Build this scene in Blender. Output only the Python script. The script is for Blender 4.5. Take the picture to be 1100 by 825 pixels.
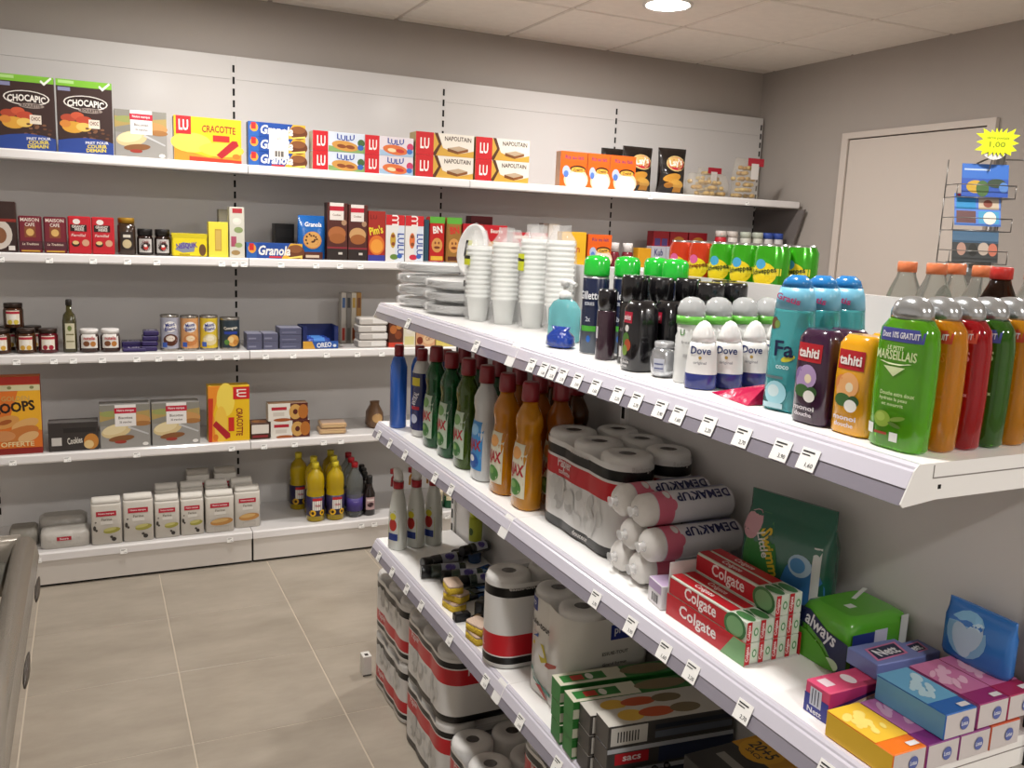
import bpy, bmesh, math, random
from mathutils import Vector, Matrix
random.seed(7)
for o in list(bpy.data.objects): bpy.data.objects.remove(o)
S = bpy.context.scene
COL = S.collection

# ---------------------------------------------------------------- camera
cam_d = bpy.data.cameras.new('camera'); cam = bpy.data.objects.new('camera', cam_d); COL.objects.link(cam)
cam_d.sensor_width = 36.0; cam_d.lens = 31.08; cam_d.clip_start = 0.02
YAW, PITCH, ROLL = 0.4479, -0.1704, 0.0415
fw = Vector((math.sin(YAW)*math.cos(PITCH), math.cos(YAW)*math.cos(PITCH), math.sin(PITCH)))
rt = Vector((math.cos(YAW), -math.sin(YAW), 0)); up = rt.cross(fw)
r2 = rt*math.cos(ROLL) + up*math.sin(ROLL); u2 = -rt*math.sin(ROLL) + up*math.cos(ROLL)
cam.matrix_world = Matrix(((r2.x, u2.x, -fw.x, -0.6095), (r2.y, u2.y, -fw.y, -4.2642), (r2.z, u2.z, -fw.z, 1.5019), (0, 0, 0, 1)))
S.camera = cam
# ---------------------------------------------------------------- world and exposure
W = bpy.data.worlds.new('world'); S.world = W; W.use_nodes = True
W.node_tree.nodes['Background'].inputs[0].default_value = (0.9, 0.95, 1.0, 1)
W.node_tree.nodes['Background'].inputs[1].default_value = 0.3
S.view_settings.view_transform = 'Standard'; S.view_settings.look = 'None'
S.view_settings.gamma = 1.0; S.view_settings.use_curve_mapping = False
S.view_settings.exposure = 0.03
LAMP_W = 25.0
LAMP_COLOR = (1.0, 0.965, 0.925)
LAMPS = [(x, y) for y in (-0.925, -3.05, -5.2) for x in (-0.14, 1.66)]

# ---------------------------------------------------------------- helpers
def lin(h):
    h = h.lstrip('#'); v = [int(h[i:i+2], 16)/255 for i in (0, 2, 4)]
    return tuple(c/12.92 if c <= .04045 else ((c+.055)/1.055)**2.4 for c in v)
_M = {}
def M(col, rough=.45, metal=0., trans=0., alpha=1., bump=0., bscale=60., var=0., emit=0., coat=0., ior=1.45, spec=.5, vscale=6., k=.84):
    key = (k, col, rough, metal, trans, alpha, bump, bscale, var, emit, coat, ior, spec, vscale)
    if key in _M: return _M[key]
    m = bpy.data.materials.new('m_'+col.lstrip('#')); m.use_nodes = True
    nt = m.node_tree; b = nt.nodes['Principled BSDF']; c = tuple(q*k for q in lin(col))+(1,)
    b.inputs['Base Color'].default_value = c; b.inputs['Roughness'].default_value = rough
    b.inputs['Metallic'].default_value = metal; b.inputs['Transmission Weight'].default_value = trans
    b.inputs['Alpha'].default_value = alpha; b.inputs['IOR'].default_value = ior
    b.inputs['Coat Weight'].default_value = coat; b.inputs['Specular IOR Level'].default_value = spec
    if emit: b.inputs['Emission Color'].default_value = c; b.inputs['Emission Strength'].default_value = emit
    if var or bump:
        tc = nt.nodes.new('ShaderNodeTexCoord')
    if var:
        n = nt.nodes.new('ShaderNodeTexNoise'); n.inputs['Scale'].default_value = vscale; n.inputs['Detail'].default_value = 6
        nt.links.new(tc.outputs['Object'], n.inputs['Vector'])
        mx = nt.nodes.new('ShaderNodeMix'); mx.data_type = 'RGBA'
        mx.inputs[6].default_value = tuple(max(0, q*(1-var)) for q in c[:3])+(1,)
        mx.inputs[7].default_value = tuple(min(1, q*(1+var)) for q in c[:3])+(1,)
        nt.links.new(n.outputs['Fac'], mx.inputs[0]); nt.links.new(mx.outputs[2], b.inputs['Base Color'])
    if bump:
        n2 = nt.nodes.new('ShaderNodeTexNoise'); n2.inputs['Scale'].default_value = bscale; n2.inputs['Detail'].default_value = 3
        nt.links.new(tc.outputs['Object'], n2.inputs['Vector'])
        bp = nt.nodes.new('ShaderNodeBump'); bp.inputs['Strength'].default_value = bump; bp.inputs['Distance'].default_value = .01
        nt.links.new(n2.outputs['Fac'], bp.inputs['Height']); nt.links.new(bp.outputs['Normal'], b.inputs['Normal'])
    _M[key] = m
    return m
def film(col='#ffffff', alpha=.22, rough=.12, bump=.9, bscale=35.):
    return M(col, rough=rough, alpha=alpha, bump=bump, bscale=bscale, coat=.6, spec=.9)

class MB:
    """collects faces for one mesh object"""
    def __init__(s): s.v = []; s.f = []; s.m = []; s.mats = []; s.smooth = []
    def mi(s, mat):
        if mat not in s.mats: s.mats.append(mat)
        return s.mats.index(mat)
    def add(s, vs, fs, mat, smooth=False):
        b = len(s.v); s.v += [tuple(q) for q in vs]; k = s.mi(mat)
        for q in fs: s.f.append(tuple(b+i for i in q)); s.m.append(k); s.smooth.append(smooth)
        return s
    def box(s, x0, x1, y0, y1, z0, z1, mat):
        vs = [(x, y, z) for z in (z0, z1) for y in (y0, y1) for x in (x0, x1)]
        return s.add(vs, [(0, 2, 3, 1), (4, 5, 7, 6), (0, 1, 5, 4), (2, 6, 7, 3), (0, 4, 6, 2), (1, 3, 7, 5)], mat)
    def extrude(s, poly, axis, a, b, mat, smooth=False):
        """poly: 2D points; axis: 'x','y','z' extrusion direction from a to b"""
        n = len(poly)
        def p3(q, t): return {'x': (t, q[0], q[1]), 'y': (q[0], t, q[1]), 'z': (q[0], q[1], t)}[axis]
        vs = [p3(q, a) for q in poly]+[p3(q, b) for q in poly]
        s.add(vs, [tuple(range(n))[::-1], tuple(range(n, 2*n))], mat)
        return s.add(vs, [(i, (i+1) % n, n+(i+1) % n, n+i) for i in range(n)], mat, smooth)
    def loft(s, prof, mats, n=2., seg=20, caps=True, c=(0, 0, 0)):
        """prof: (z, rx, ry[, cx, cy]) rings; mats: one material or one for each interval"""
        rings = []
        for q in prof:
            z, rx, ry = q[:3]; cx, cy = (q[3], q[4]) if len(q) > 3 else (0, 0)
            ring = []
            for k in range(seg):
                t = 2*math.pi*(k+.5)/seg; ct, st = math.cos(t), math.sin(t)
                ring.append((c[0]+cx+rx*math.copysign(abs(ct)**(2/n), ct), c[1]+cy+ry*math.copysign(abs(st)**(2/n), st), c[2]+z))
            rings.append(ring)
        for i in range(len(rings)-1):
            mat = mats[i] if isinstance(mats, (list, tuple)) else mats
            s.add(rings[i]+rings[i+1], [(k, (k+1) % seg, seg+(k+1) % seg, seg+k) for k in range(seg)], mat, True)
        if caps:
            m0 = mats[0] if isinstance(mats, (list, tuple)) else mats; m1 = mats[-1] if isinstance(mats, (list, tuple)) else mats
            s.add(rings[0], [tuple(range(seg))[::-1]], m0); s.add(rings[-1], [tuple(range(seg))], m1)
        return s
    def tube(s, pts, r, mat, seg=8):
        P = [Vector(p) for p in pts]; rings = []
        for i, p in enumerate(P):
            d = (P[min(i+1, len(P)-1)]-P[max(i-1, 0)]).normalized()
            a = d.cross(Vector((0, 0, 1)));
            if a.length < .05: a = d.cross(Vector((1, 0, 0)))
            a.normalize(); b = d.cross(a)
            rings.append([tuple(p+a*r*math.cos(2*math.pi*k/seg)+b*r*math.sin(2*math.pi*k/seg)) for k in range(seg)])
        for i in range(len(rings)-1):
            s.add(rings[i]+rings[i+1], [(k, (k+1) % seg, seg+(k+1) % seg, seg+k) for k in range(seg)], mat, True)
        s.add(rings[0], [tuple(range(seg))[::-1]], mat); s.add(rings[-1], [tuple(range(seg))], mat)
        return s
    def build(s, name, parent=None, loc=None, rz=0., rx=0., ry=0.):
        me = bpy.data.meshes.new(name); me.from_pydata(s.v, [], s.f)
        for m in s.mats: me.materials.append(m)
        me.polygons.foreach_set('material_index', s.m); me.polygons.foreach_set('use_smooth', s.smooth); me.update()
        bm = bmesh.new(); bm.from_mesh(me); bmesh.ops.remove_doubles(bm, verts=bm.verts, dist=1e-6)
        if s.recalc: bmesh.ops.recalc_face_normals(bm, faces=bm.faces)
        bm.to_mesh(me); bm.free()
        o = bpy.data.objects.new(name, me); COL.objects.link(o)
        if parent: o.parent = parent
        if loc is not None: o.location = loc
        o.rotation_euler = (rx, ry, rz)
        return o
    recalc = True

def tag(o, label=None, cat=None, group=None, kind=None):
    for k, v in (('label', label), ('category', cat), ('group', group), ('kind', kind)):
        if v: o[k] = v
    return o
def empty(name, loc, rz=0., rx=0., ry=0.):
    o = bpy.data.objects.new(name, None); COL.objects.link(o); o.location = loc; o.rotation_euler = (rx, ry, rz); o.empty_display_size = .05
    return o
def copy(o, loc=None, rz=None, label=None, parent=None, group=None):
    c = o.copy(); COL.objects.link(c)
    if parent: c.parent = parent
    if loc is not None: c.location = loc
    if rz is not None: c.rotation_euler = (o.rotation_euler.x, o.rotation_euler.y, rz)
    if label: c['label'] = label
    if group: c['group'] = group
    for ch in KIDS(o): copy(ch, parent=c)
    return c
def KIDS(o): return [q for q in bpy.data.objects if q.parent == o]

# ---- lettering: glyph outlines turned into flat printed meshes
_T = {}
def glyphs(s, bold=0.):
    if (s, bold) in _T: return _T[(s, bold)]
    cu = bpy.data.curves.new('lettering', 'FONT'); cu.body = s; cu.resolution_u = 2; cu.offset = bold
    o = bpy.data.objects.new('lettering', cu); COL.objects.link(o)
    dg = bpy.context.evaluated_depsgraph_get(); dg.update()
    me = bpy.data.meshes.new_from_object(o.evaluated_get(dg))
    vs = [(v.co.x, v.co.y) for v in me.vertices]; fs = [tuple(p.vertices) for p in me.polygons]
    bpy.data.objects.remove(o); bpy.data.curves.remove(cu); bpy.data.meshes.remove(me)
    xs = [v[0] for v in vs] or [0, 1]; x0, x1 = min(xs), max(xs); ys = [v[1] for v in vs] or [0, 1]; ym = (min(ys)+max(ys))/2
    r = ([((x-(x0+x1)/2)/.7, (y-ym)/.7) for x, y in vs], fs, (x1-x0)/.7)
    _T[(s, bold)] = r
    return r

class Ink:
    def __init__(s): s.items = []
    def add(s, vs, fs, mat): s.items.append((vs, fs, mat))
class Print:
    """flat print on the faces of a thing: artwork and lettering become two thin parts"""
    def __init__(s, curved=False): s.a = Ink(); s.t = Ink(); s.k = 0; s.curved = curved
    def put(s, fmap, Wd, Hd, items):
        for it in items:
            s.k += 1; off = .0003+.00004*s.k; k = it[0]
            if k == 'r':
                _, u0, v0, u1, v1, col = it; N, R_ = (8, 5) if s.curved else (1, 1)
                vs = [fmap(u0+(u1-u0)*i/N, v0+(v1-v0)*j/R_, off) for j in range(R_+1) for i in range(N+1)]
                s.a.add(vs, [(j*(N+1)+i, j*(N+1)+i+1, (j+1)*(N+1)+i+1, (j+1)*(N+1)+i) for j in range(R_) for i in range(N)], M(col, .4))
            elif k == 'e':
                _, cu, cv, ru, rv, col = it[:6]; rot = math.radians(it[6]) if len(it) > 6 else 0; N = 18
                pts = []
                for i in range(N):
                    a = 2*math.pi*i/N; x, y = ru*Wd*math.cos(a), rv*Hd*math.sin(a)
                    pts.append((cu+(x*math.cos(rot)-y*math.sin(rot))/Wd, cv+(x*math.sin(rot)+y*math.cos(rot))/Hd))
                K = 3 if s.curved else 1; vs = [fmap(cu, cv, off)]; fs = []
                for q in range(1, K+1):
                    vs += [fmap(cu+(u-cu)*q/K, cv+(v-cv)*q/K, off) for u, v in pts]
                    fs += [(0, 1+i, 1+(i+1) % N) for i in range(N)] if q == 1 else [((q-2)*N+1+i, (q-1)*N+1+i, (q-1)*N+1+(i+1) % N, (q-2)*N+1+(i+1) % N) for i in range(N)]
                s.a.add(vs, fs, M(col, .4))
            elif k == 'p':
                _, pts, col = it
                s.a.add([fmap(u, v, off) for u, v in pts], [tuple(range(len(pts)))], M(col, .4))
            elif k == 't':
                _, txt, cu, cv, h, col = it[:6]; op = it[6] if len(it) > 6 else {}
                off += .0005 if s.curved else 0.
                vs, fs, w = glyphs(txt, op.get('bold', 0.)); hm = h*Hd; sx = hm
                if 'w' in op and w > 0: sx = op['w']*Wd/w
                rot = math.radians(op.get('rot', 0)); sh = op.get('shear', 0.); arc = op.get('arc', 0.)
                q = []
                for x, y in vs:
                    y2 = y-arc*(x/(w/2+1e-6))**2 if arc else y
                    X, Y = (x+sh*y)*sx, y2*hm
                    q.append((cu+(X*math.cos(rot)-Y*math.sin(rot))/Wd, cv+(X*math.sin(rot)+Y*math.cos(rot))/Hd))
                s.t.add([fmap(u, v, off) for u, v in q], fs, M(col, .4))
        return s
    def build(s, parent):
        for nm, acc in (('surface_print', s.a), ('lettering', s.t)):
            todo = [(vs, fs, m, [min(v[i] for v in vs) for i in range(3)], [max(v[i] for v in vs) for i in range(3)]) for vs, fs, m in acc.items if vs]
            while todo:                                   # prints that lie together become one part
                group = [todo.pop(0)]; grown = True
                while grown:
                    grown = False
                    for t in list(todo):
                        for g in group:
                            gap = math.sqrt(sum(max(0., t[3][i]-g[4][i], g[3][i]-t[4][i])**2 for i in range(3)))
                            size = max(max(q[4][i]-q[3][i] for i in range(3)) for q in (t, g))
                            if gap <= max(.019, .45*size): group.append(t); todo.remove(t); grown = True; break
                mb = MB(); mb.recalc = False
                for vs, fs, m, _a, _b in group: mb.add(vs, fs, m)
                mb.build(nm, parent)

def boxmap(w, d, h, face):
    """a box whose base centre is the origin and whose front looks to -Y"""
    if face == 'F': return (lambda u, v, o: (-w/2+u*w, -d/2-o, v*h)), w, h
    if face == 'K': return (lambda u, v, o: (w/2-u*w, d/2+o, v*h)), w, h
    if face == 'T': return (lambda u, v, o: (-w/2+u*w, -d/2+v*d, h+o)), w, d
    if face == 'L': return (lambda u, v, o: (-w/2-o, d/2-u*d, v*h)), d, h
    if face == 'R': return (lambda u, v, o: (w/2+o, -d/2+u*d, v*h)), d, h
def loftmap(prof, n, z0, z1):
    zs = [q[0] for q in prof]
    def at(z):
        for a, b in zip(prof, prof[1:]):
            if a[0] <= z <= b[0] and b[0] > a[0]:
                t = (z-a[0])/(b[0]-a[0]); return a[1]+(b[1]-a[1])*t, a[2]+(b[2]-a[2])*t
        return prof[-1][1:3] if z > zs[-1] else prof[0][1:3]
    rm = max(q[1] for q in prof)
    def f(u, v, o):
        z = z0+v*(z1-z0); rx, ry = at(z); x = max(-.985, min(.985, (u-.5)*2*rm/max(rx, 1e-4)))
        return (x*rx, -ry*(1-abs(x)**n)**(1/n)-o*1.5, z)
    return f, 2*rm, z1-z0

def carton(name, label, cat, x, y, z, w, d, h, col, faces=None, art=None, rz=0., group=None, bevel=.0012, rough=.38, rx=0., ry=0.):
    """a printed carton: x,y = centre, z = base; faces: other colours for single faces; art: {face: items}"""
    bm = bmesh.new(); mats = [M(col, rough)]
    bmesh.ops.create_cube(bm, size=1, matrix=Matrix.Translation((0, 0, h/2)) @ Matrix.Diagonal((w, d, h, 1)))
    fa = faces or {}
    for f in bm.faces:
        nn = f.normal; k = ('R' if nn.x > .5 else 'L' if nn.x < -.5 else 'K' if nn.y > .5 else 'F' if nn.y < -.5 else 'T' if nn.z > .5 else 'B')
        if k in fa:
            m = M(fa[k], rough)
            if m not in mats: mats.append(m)
            f.material_index = mats.index(m)
    if bevel: bmesh.ops.bevel(bm, geom=bm.edges[:], offset=bevel, segments=1, affect='EDGES')
    me = bpy.data.meshes.new(name); bm.to_mesh(me); bm.free()
    for m in mats: me.materials.append(m)
    o = bpy.data.objects.new(name, me); COL.objects.link(o); o.location = (x, y, z); o.rotation_euler = (rx, ry, rz)
    tag(o, label, cat, group)
    if art:
        pr = Print()
        for fc, its in art.items():
            fm, a, b = boxmap(w, d, h, fc); pr.put(fm, a, b, its)
        pr.build(o)
    return o
def bottle(name, label, cat, x, y, z, parts, rz=0., art=None, group=None, rx=0., ry=0.):
    """parts: list of (part name, profile, materials, exponent); the first is the body whose front takes the print"""
    r = empty(name, (x, y, z), rz, rx, ry); tag(r, label, cat, group)
    for p in parts:
        pn, prof, mats = p[:3]; n = p[3] if len(p) > 3 else 2.; seg = p[4] if len(p) > 4 else 20; c = p[5] if len(p) > 5 else (0, 0, 0)
        MB().loft(prof, mats, n, seg, c=c).build(pn, r)
    if art:
        prof = parts[0][1]; n = parts[0][3] if len(parts[0]) > 3 else 2.; pr = Print(True)
        for (z0, z1, its) in art:
            fm, a, b = loftmap(prof, n, z0, z1); pr.put(fm, a, b, its)
        pr.build(r)
    return r
FACE_AISLE = -math.pi/2
# ================================================================ the room
def world_mat(col, var, scale, rough, bump=0., bscale=80., col2=None, spec=.5):
    m = bpy.data.materials.new('m_surface'); m.use_nodes = True; nt = m.node_tree; b = nt.nodes['Principled BSDF']
    g = nt.nodes.new('ShaderNodeNewGeometry'); mp = nt.nodes.new('ShaderNodeMapping'); mp.inputs['Scale'].default_value = scale
    nt.links.new(g.outputs['Position'], mp.inputs['Vector'])
    n = nt.nodes.new('ShaderNodeTexNoise'); n.inputs['Scale'].default_value = 1.; n.inputs['Detail'].default_value = 8; n.inputs['Roughness'].default_value = .62
    nt.links.new(mp.outputs['Vector'], n.inputs['Vector'])
    mx = nt.nodes.new('ShaderNodeMix'); mx.data_type = 'RGBA'; c = lin(col); c2 = lin(col2) if col2 else tuple(q*(1+var) for q in c)
    mx.inputs[6].default_value = tuple(q*(1-var) for q in c)+(1,); mx.inputs[7].default_value = c2+(1,)
    rp = nt.nodes.new('ShaderNodeMapRange'); rp.inputs[1].default_value = .3; rp.inputs[2].default_value = .7
    nt.links.new(n.outputs['Fac'], rp.inputs[0]); nt.links.new(rp.outputs[0], mx.inputs[0]); nt.links.new(mx.outputs[2], b.inputs['Base Color'])
    b.inputs['Roughness'].default_value = rough; b.inputs['Specular IOR Level'].default_value = spec
    if bump:
        n2 = nt.nodes.new('ShaderNodeTexNoise'); n2.inputs['Scale'].default_value = bscale; nt.links.new(g.outputs['Position'], n2.inputs['Vector'])
        bp = nt.nodes.new('ShaderNodeBump'); bp.inputs['Strength'].default_value = bump; bp.inputs['Distance'].default_value = .004
        nt.links.new(n2.outputs['Fac'], bp.inputs['Height']); nt.links.new(bp.outputs['Normal'], b.inputs['Normal'])
    return m
X0, X1, Y0, Y1, ZC = -1.95, 3.035, -6.4, .06, 2.483
wallm = world_mat('#a59d96', .03, (1.5, 1.5, 1.5), .75, .12, 220.)
floorm = world_mat('#9d9385', .08, (3.0, 7.0, 1.), .34, .03, 40., col2='#ada395')
grout = M('#c4b8a6', .8, k=1.); ceilm = world_mat('#ebe3da', .03, (20, 20, 20), .9, .25, 320.); tbar = M('#cbc0b5', .6, k=1.)
def struct(name, mb): return tag(mb.build(name), kind='structure')
fl = struct('floor', MB().box(X0, X1, Y0, Y1, -.06, -.0015, grout))
TS = .4508; tile_me = None
kx0 = math.floor((X0+.388)/TS); ky0 = math.floor((Y0+.867)/TS)
for i in range(kx0, 8):
    for j in range(ky0, 3):
        ax, bx_ = max(X0, -.388+i*TS+.0022), min(X1, -.388+(i+1)*TS-.0022); ay, by = max(Y0, -.867+j*TS+.0016), min(Y1, -.867+(j+1)*TS-.0016)
        if bx_-ax < .02 or by-ay < .02: continue
        full = abs(bx_-ax-TS+.0044) < 1e-4 and abs(by-ay-TS+.0032) < 1e-4
        c = ((ax+bx_)/2, (ay+by)/2, 0)
        if full and tile_me is not None:
            o = bpy.data.objects.new('floor_tile', tile_me); COL.objects.link(o); o.parent = fl; o.location = c; continue
        w, d = (bx_-ax)/2, (by-ay)/2
        o = MB().loft([(-.0015, w, d), (-.0006, w, d), (0, w-.001, d-.001)], floorm, 1e9, 4).build('floor_tile', fl, c) if 0 else MB().add(
            [(-w, -d, -.0012), (w, -d, -.0012), (w, d, -.0012), (-w, d, -.0012), (-w+.001, -d+.001, 0), (w-.001, -d+.001, 0), (w-.001, d-.001, 0), (-w+.001, d-.001, 0)],
            [(4, 5, 6, 7), (0, 1, 5, 4), (1, 2, 6, 5), (2, 3, 7, 6), (3, 0, 4, 7)], floorm).build('floor_tile', fl, c)
        if full: tile_me = o.data
ce = struct('ceiling', MB().box(X0, X1, Y0, Y1, ZC+.006, ZC+.07, tbar))
CS = .594; panel_me = None
for i in range(-6, 4):
    for j in range(-11, 3):
        ax, bx_ = max(X0, 1.36+i*CS+.009), min(X1, 1.36+(i+1)*CS-.009); ay, by = max(Y0, -.627+j*CS+.009), min(Y1, -.627+(j+1)*CS-.009)
        if bx_-ax < .02 or by-ay < .02: continue
        c = ((ax+bx_)/2, (ay+by)/2, ZC); w, d = (bx_-ax)/2, (by-ay)/2; full = w > CS/2-.0095 and d > CS/2-.0095
        if full and panel_me is not None:
            o = bpy.data.objects.new('ceiling_panel', panel_me); COL.objects.link(o); o.parent = ce; o.location = c; continue
        o = MB().add([(-w, -d, .006), (w, -d, .006), (w, d, .006), (-w, d, .006), (-w+.004, -d+.004, 0), (w-.004, -d+.004, 0), (w-.004, d-.004, 0), (-w+.004, d-.004, 0)],
                     [(4, 7, 6, 5), (0, 4, 5, 1), (1, 5, 6, 2), (2, 6, 7, 3), (3, 7, 4, 0)], ceilm).build('ceiling_panel', ce, c)
        if full: panel_me = o.data
struct('wall_back', MB().box(X0-.1, X1+.1, Y1, Y1+.1, -.06, ZC+.07, wallm))
struct('wall_right', MB().box(X1, X1+.1, Y0, Y1, -.06, ZC+.07, wallm))
palew = world_mat('#dcdad8', .02, (1.5, 1.5, 1.5), .7)
struct('wall_left', MB().box(X0-.1, X0, Y0, Y1, -.06, ZC+.07, palew))
struct('wall_front', MB().box(X0-.1, X1+.1, Y0-.1, Y0, -.06, ZC+.07, palew))
# door in the right-hand wall: leaf and casing
doorm = M('#c9bfb6', .5, var=.02, vscale=3., k=1.)
d = struct('door_1', MB().box(X1-.012, X1-.001, -1.476, -.677, .006, 2.048, doorm))
fr = MB().box(X1-.022, X1-.001, -.672, -.630, .0, 2.085, doorm).box(X1-.022, X1-.001, -1.523, -1.481, .0, 2.085, doorm).box(X1-.022, X1-.001, -1.481, -.672, 2.054, 2.085, doorm)
fr.build('door_frame', d)
MB().box(X1-.0035, X1-.001, -1.476, -.677, 2.0485, 2.0535, M('#3a2f28', .8)).build('door_gap', d)
MB().tube([(X1-.013, -1.40, 1.03), (X1-.05, -1.40, 1.03), (X1-.055, -1.38, 1.03), (X1-.055, -1.29, 1.03)], .009, M('#b8b8b8', .3, 1.)).build('door_handle', d)
# ceiling downlights
for k, (lx, ly) in enumerate(LAMPS):
    lx += -.003; r = empty('ceiling_downlight', (lx, ly, ZC))
    tag(r, 'round recessed ceiling downlight switched on above the back shelving' if k == 1 else 'round recessed ceiling downlight', 'lamp', 'ceiling downlights')
    ring = MB()
    for a, b in (((.108, 0.), (.106, -.006)), ((.106, -.006), (.092, -.006)), ((.092, -.006), (.088, -.001))):
        N = 32
        ring.add([(a[0]*math.cos(t*2*math.pi/N), a[0]*math.sin(t*2*math.pi/N), a[1]) for t in range(N)]+[(b[0]*math.cos(t*2*math.pi/N), b[0]*math.sin(t*2*math.pi/N), b[1]) for t in range(N)],
                 [(t, N+t, N+(t+1) % N, (t+1) % N) for t in range(N)], M('#f4f0ea', .4), True)
    ring.build('trim_ring', r)
    em = bpy.data.materials.get('m_lamp')
    if em is None:
        em = bpy.data.materials.new('m_lamp'); em.use_nodes = True; nt = em.node_tree; nt.nodes.clear()
        e = nt.nodes.new('ShaderNodeEmission'); e.inputs[0].default_value = LAMP_COLOR+(1,); e.inputs[1].default_value = LAMP_W/(math.pi*math.pi*.088**2)
        out = nt.nodes.new('ShaderNodeOutputMaterial'); nt.links.new(e.outputs[0], out.inputs[0])
    N = 32; dm = MB(); dm.recalc = False
    dm.add([(.088*math.cos(t*2*math.pi/N), .088*math.sin(t*2*math.pi/N), -.002) for t in range(N)], [tuple(range(N))[::-1]], em).build('diffuser', r)

# ================================================================ price tickets
def ticket_mesh(k):
    mb = MB(); w, h = (.030, .028) if k < 4 else (.026, .020); mb.box(-w/2, w/2, -.0006, .0, -h, 0, M('#f6f5f2', .35, k=1.)); mb.recalc = False
    ink = M('#2b2b30', .6)
    def bar(a, b, c, e): mb.add([(a, -.0011, c), (b, -.0011, c), (b, -.0011, e), (a, -.0011, e)], [(0, 1, 2, 3)], ink)
    bar(-w*.4, w*.25, -h*.20, -h*.13); bar(-w*.4, w*.05, -h*.34, -h*.29)
    vs, fs, tw = glyphs(['2,20', '2,70', '3,90', '1,60', '1,95', '2,45'][k])
    sx = w*.42/tw; mb.add([(w*.18+x*sx, -.0011, -h*.76+y*h*.2) for x, y in vs], fs, ink)
    o = mb.build('price_ticket'); me = o.data; bpy.data.objects.remove(o); return me
TICKETS = [ticket_mesh(k) for k in range(6)]
def ticket(parent, p, rz, tilt, k):
    o = bpy.data.objects.new('price_ticket', TICKETS[k]); COL.objects.link(o); o.parent = parent
    o.location = p; o.rotation_euler = (tilt, 0, rz); return o

# ================================================================ wall shelving along the back
white = M('#cfccca', .16, var=.015, vscale=2., k=1., spec=.16); whiteg = M('#e4e1e0', .12, var=.01, vscale=2., coat=.4, k=1.)
slotm = M('#141210', .8); kickm = M('#cfc9c2', .35, k=1.)
SZ = [1.731, 1.3455, .950, .549]; BZ = .147
TK = {0: [1.998, 2.626], 1: [-.914, -.75, -.596, -.472, -.363, -.11, -.059, -.021, .134, .285, .39, .483],
      2: [-.88, -.751, -.682, -.577, -.449, -.366, -.281, -.203, -.132, -.056, .067, .185, .334, .474, .588],
      3: [-.912, -.719, -.461, -.08, .057, .191, .322, .401], 4: [-.841, -.524, -.097, .493, .555, .921]}
BAYL = ['white metal wall shelving bay carrying the cereal boxes, coffee and jam jars', 'white metal wall shelving bay carrying the stacked biscuit packs and yellow oil bottles',
        'white metal wall shelving bay carrying the orange cartons, partly behind the bottle shelf', 'white metal wall shelving bay in the corner carrying the crisp bags']
for b in range(4):
    r = empty('wall_shelving_bay', (b-.5, 0, 0)); tag(r, BAYL[b], 'shelving', 'wall shelving bays')
    L = -.4985; Rr = .4985
    zz = [.12, .52, .92, 1.32, 1.72, 2.12, 2.22]
    for a, c in zip(zz, zz[1:]):
        MB().box(L+.0102, Rr-.0102, .0, .012, a+.0005, c-.0005, white).build('back_panel', r)
    for sx in ((-.5, .5) if b == 3 else (-.5,)):
        up_ = MB().box(sx-.0115, sx+.0115, .0002, .05, .0, 2.22, white).build('upright', r)
        sl = MB(); z = .20
        while z < 2.19: sl.box(sx-.0048, sx+.0048, -.0012, .0008, z, z+.031, slotm); z += .05
        sl.build('slot_strip', up_)
    for k, z in enumerate(SZ):
        s = MB().box(L, Rr, -.366, -.004, z-.026, z, white)
        s.extrude([(-.366, z+.0012), (-.371, z+.0012), (-.376, z-.004), (-.377, z-.030), (-.374, z-.036), (-.366, z-.036)], 'x', L, Rr, whiteg)
        so = s.build('shelf', r)
        for q, x in enumerate(TK[k]):
            if b-1 <= x < b: ticket(so, (x-b+.5, -.3785, z-.016), 0, math.radians(-8), 4+q % 2)
    s = MB().box(L, Rr, -.398, -.004, BZ-.02, BZ, white)
    s.extrude([(-.398, BZ+.0012), (-.403, BZ+.001), (-.409, BZ-.005), (-.410, BZ-.033), (-.398, BZ-.033)], 'x', L, Rr, whiteg)
    so = s.build('base_shelf', r)
    for q, x in enumerate(TK[4]):
        if b-1 <= x < b: ticket(so, (x-b+.5, -.4115, BZ-.016), 0, math.radians(-8), 4+q % 2)
    MB().box(L+.003, Rr-.003, -.404, -.39, .012, BZ-.034, kickm).build('kick_plate', r)
    MB().box(L, Rr, -.39, -.38, .0, BZ-.03, slotm).build('dark_base', r)  # black strip painting in the shadow gap below the kick plate
    if b == 3:
        MB().extrude([(-.004, 1.69), (-.418, 1.69), (-.305, 1.36), (-.004, 1.36)], 'x', .5005, .512, M('#7a7370', .5)).build('end_bracket', r)  # grey colour holds the shade of the shelf above

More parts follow.
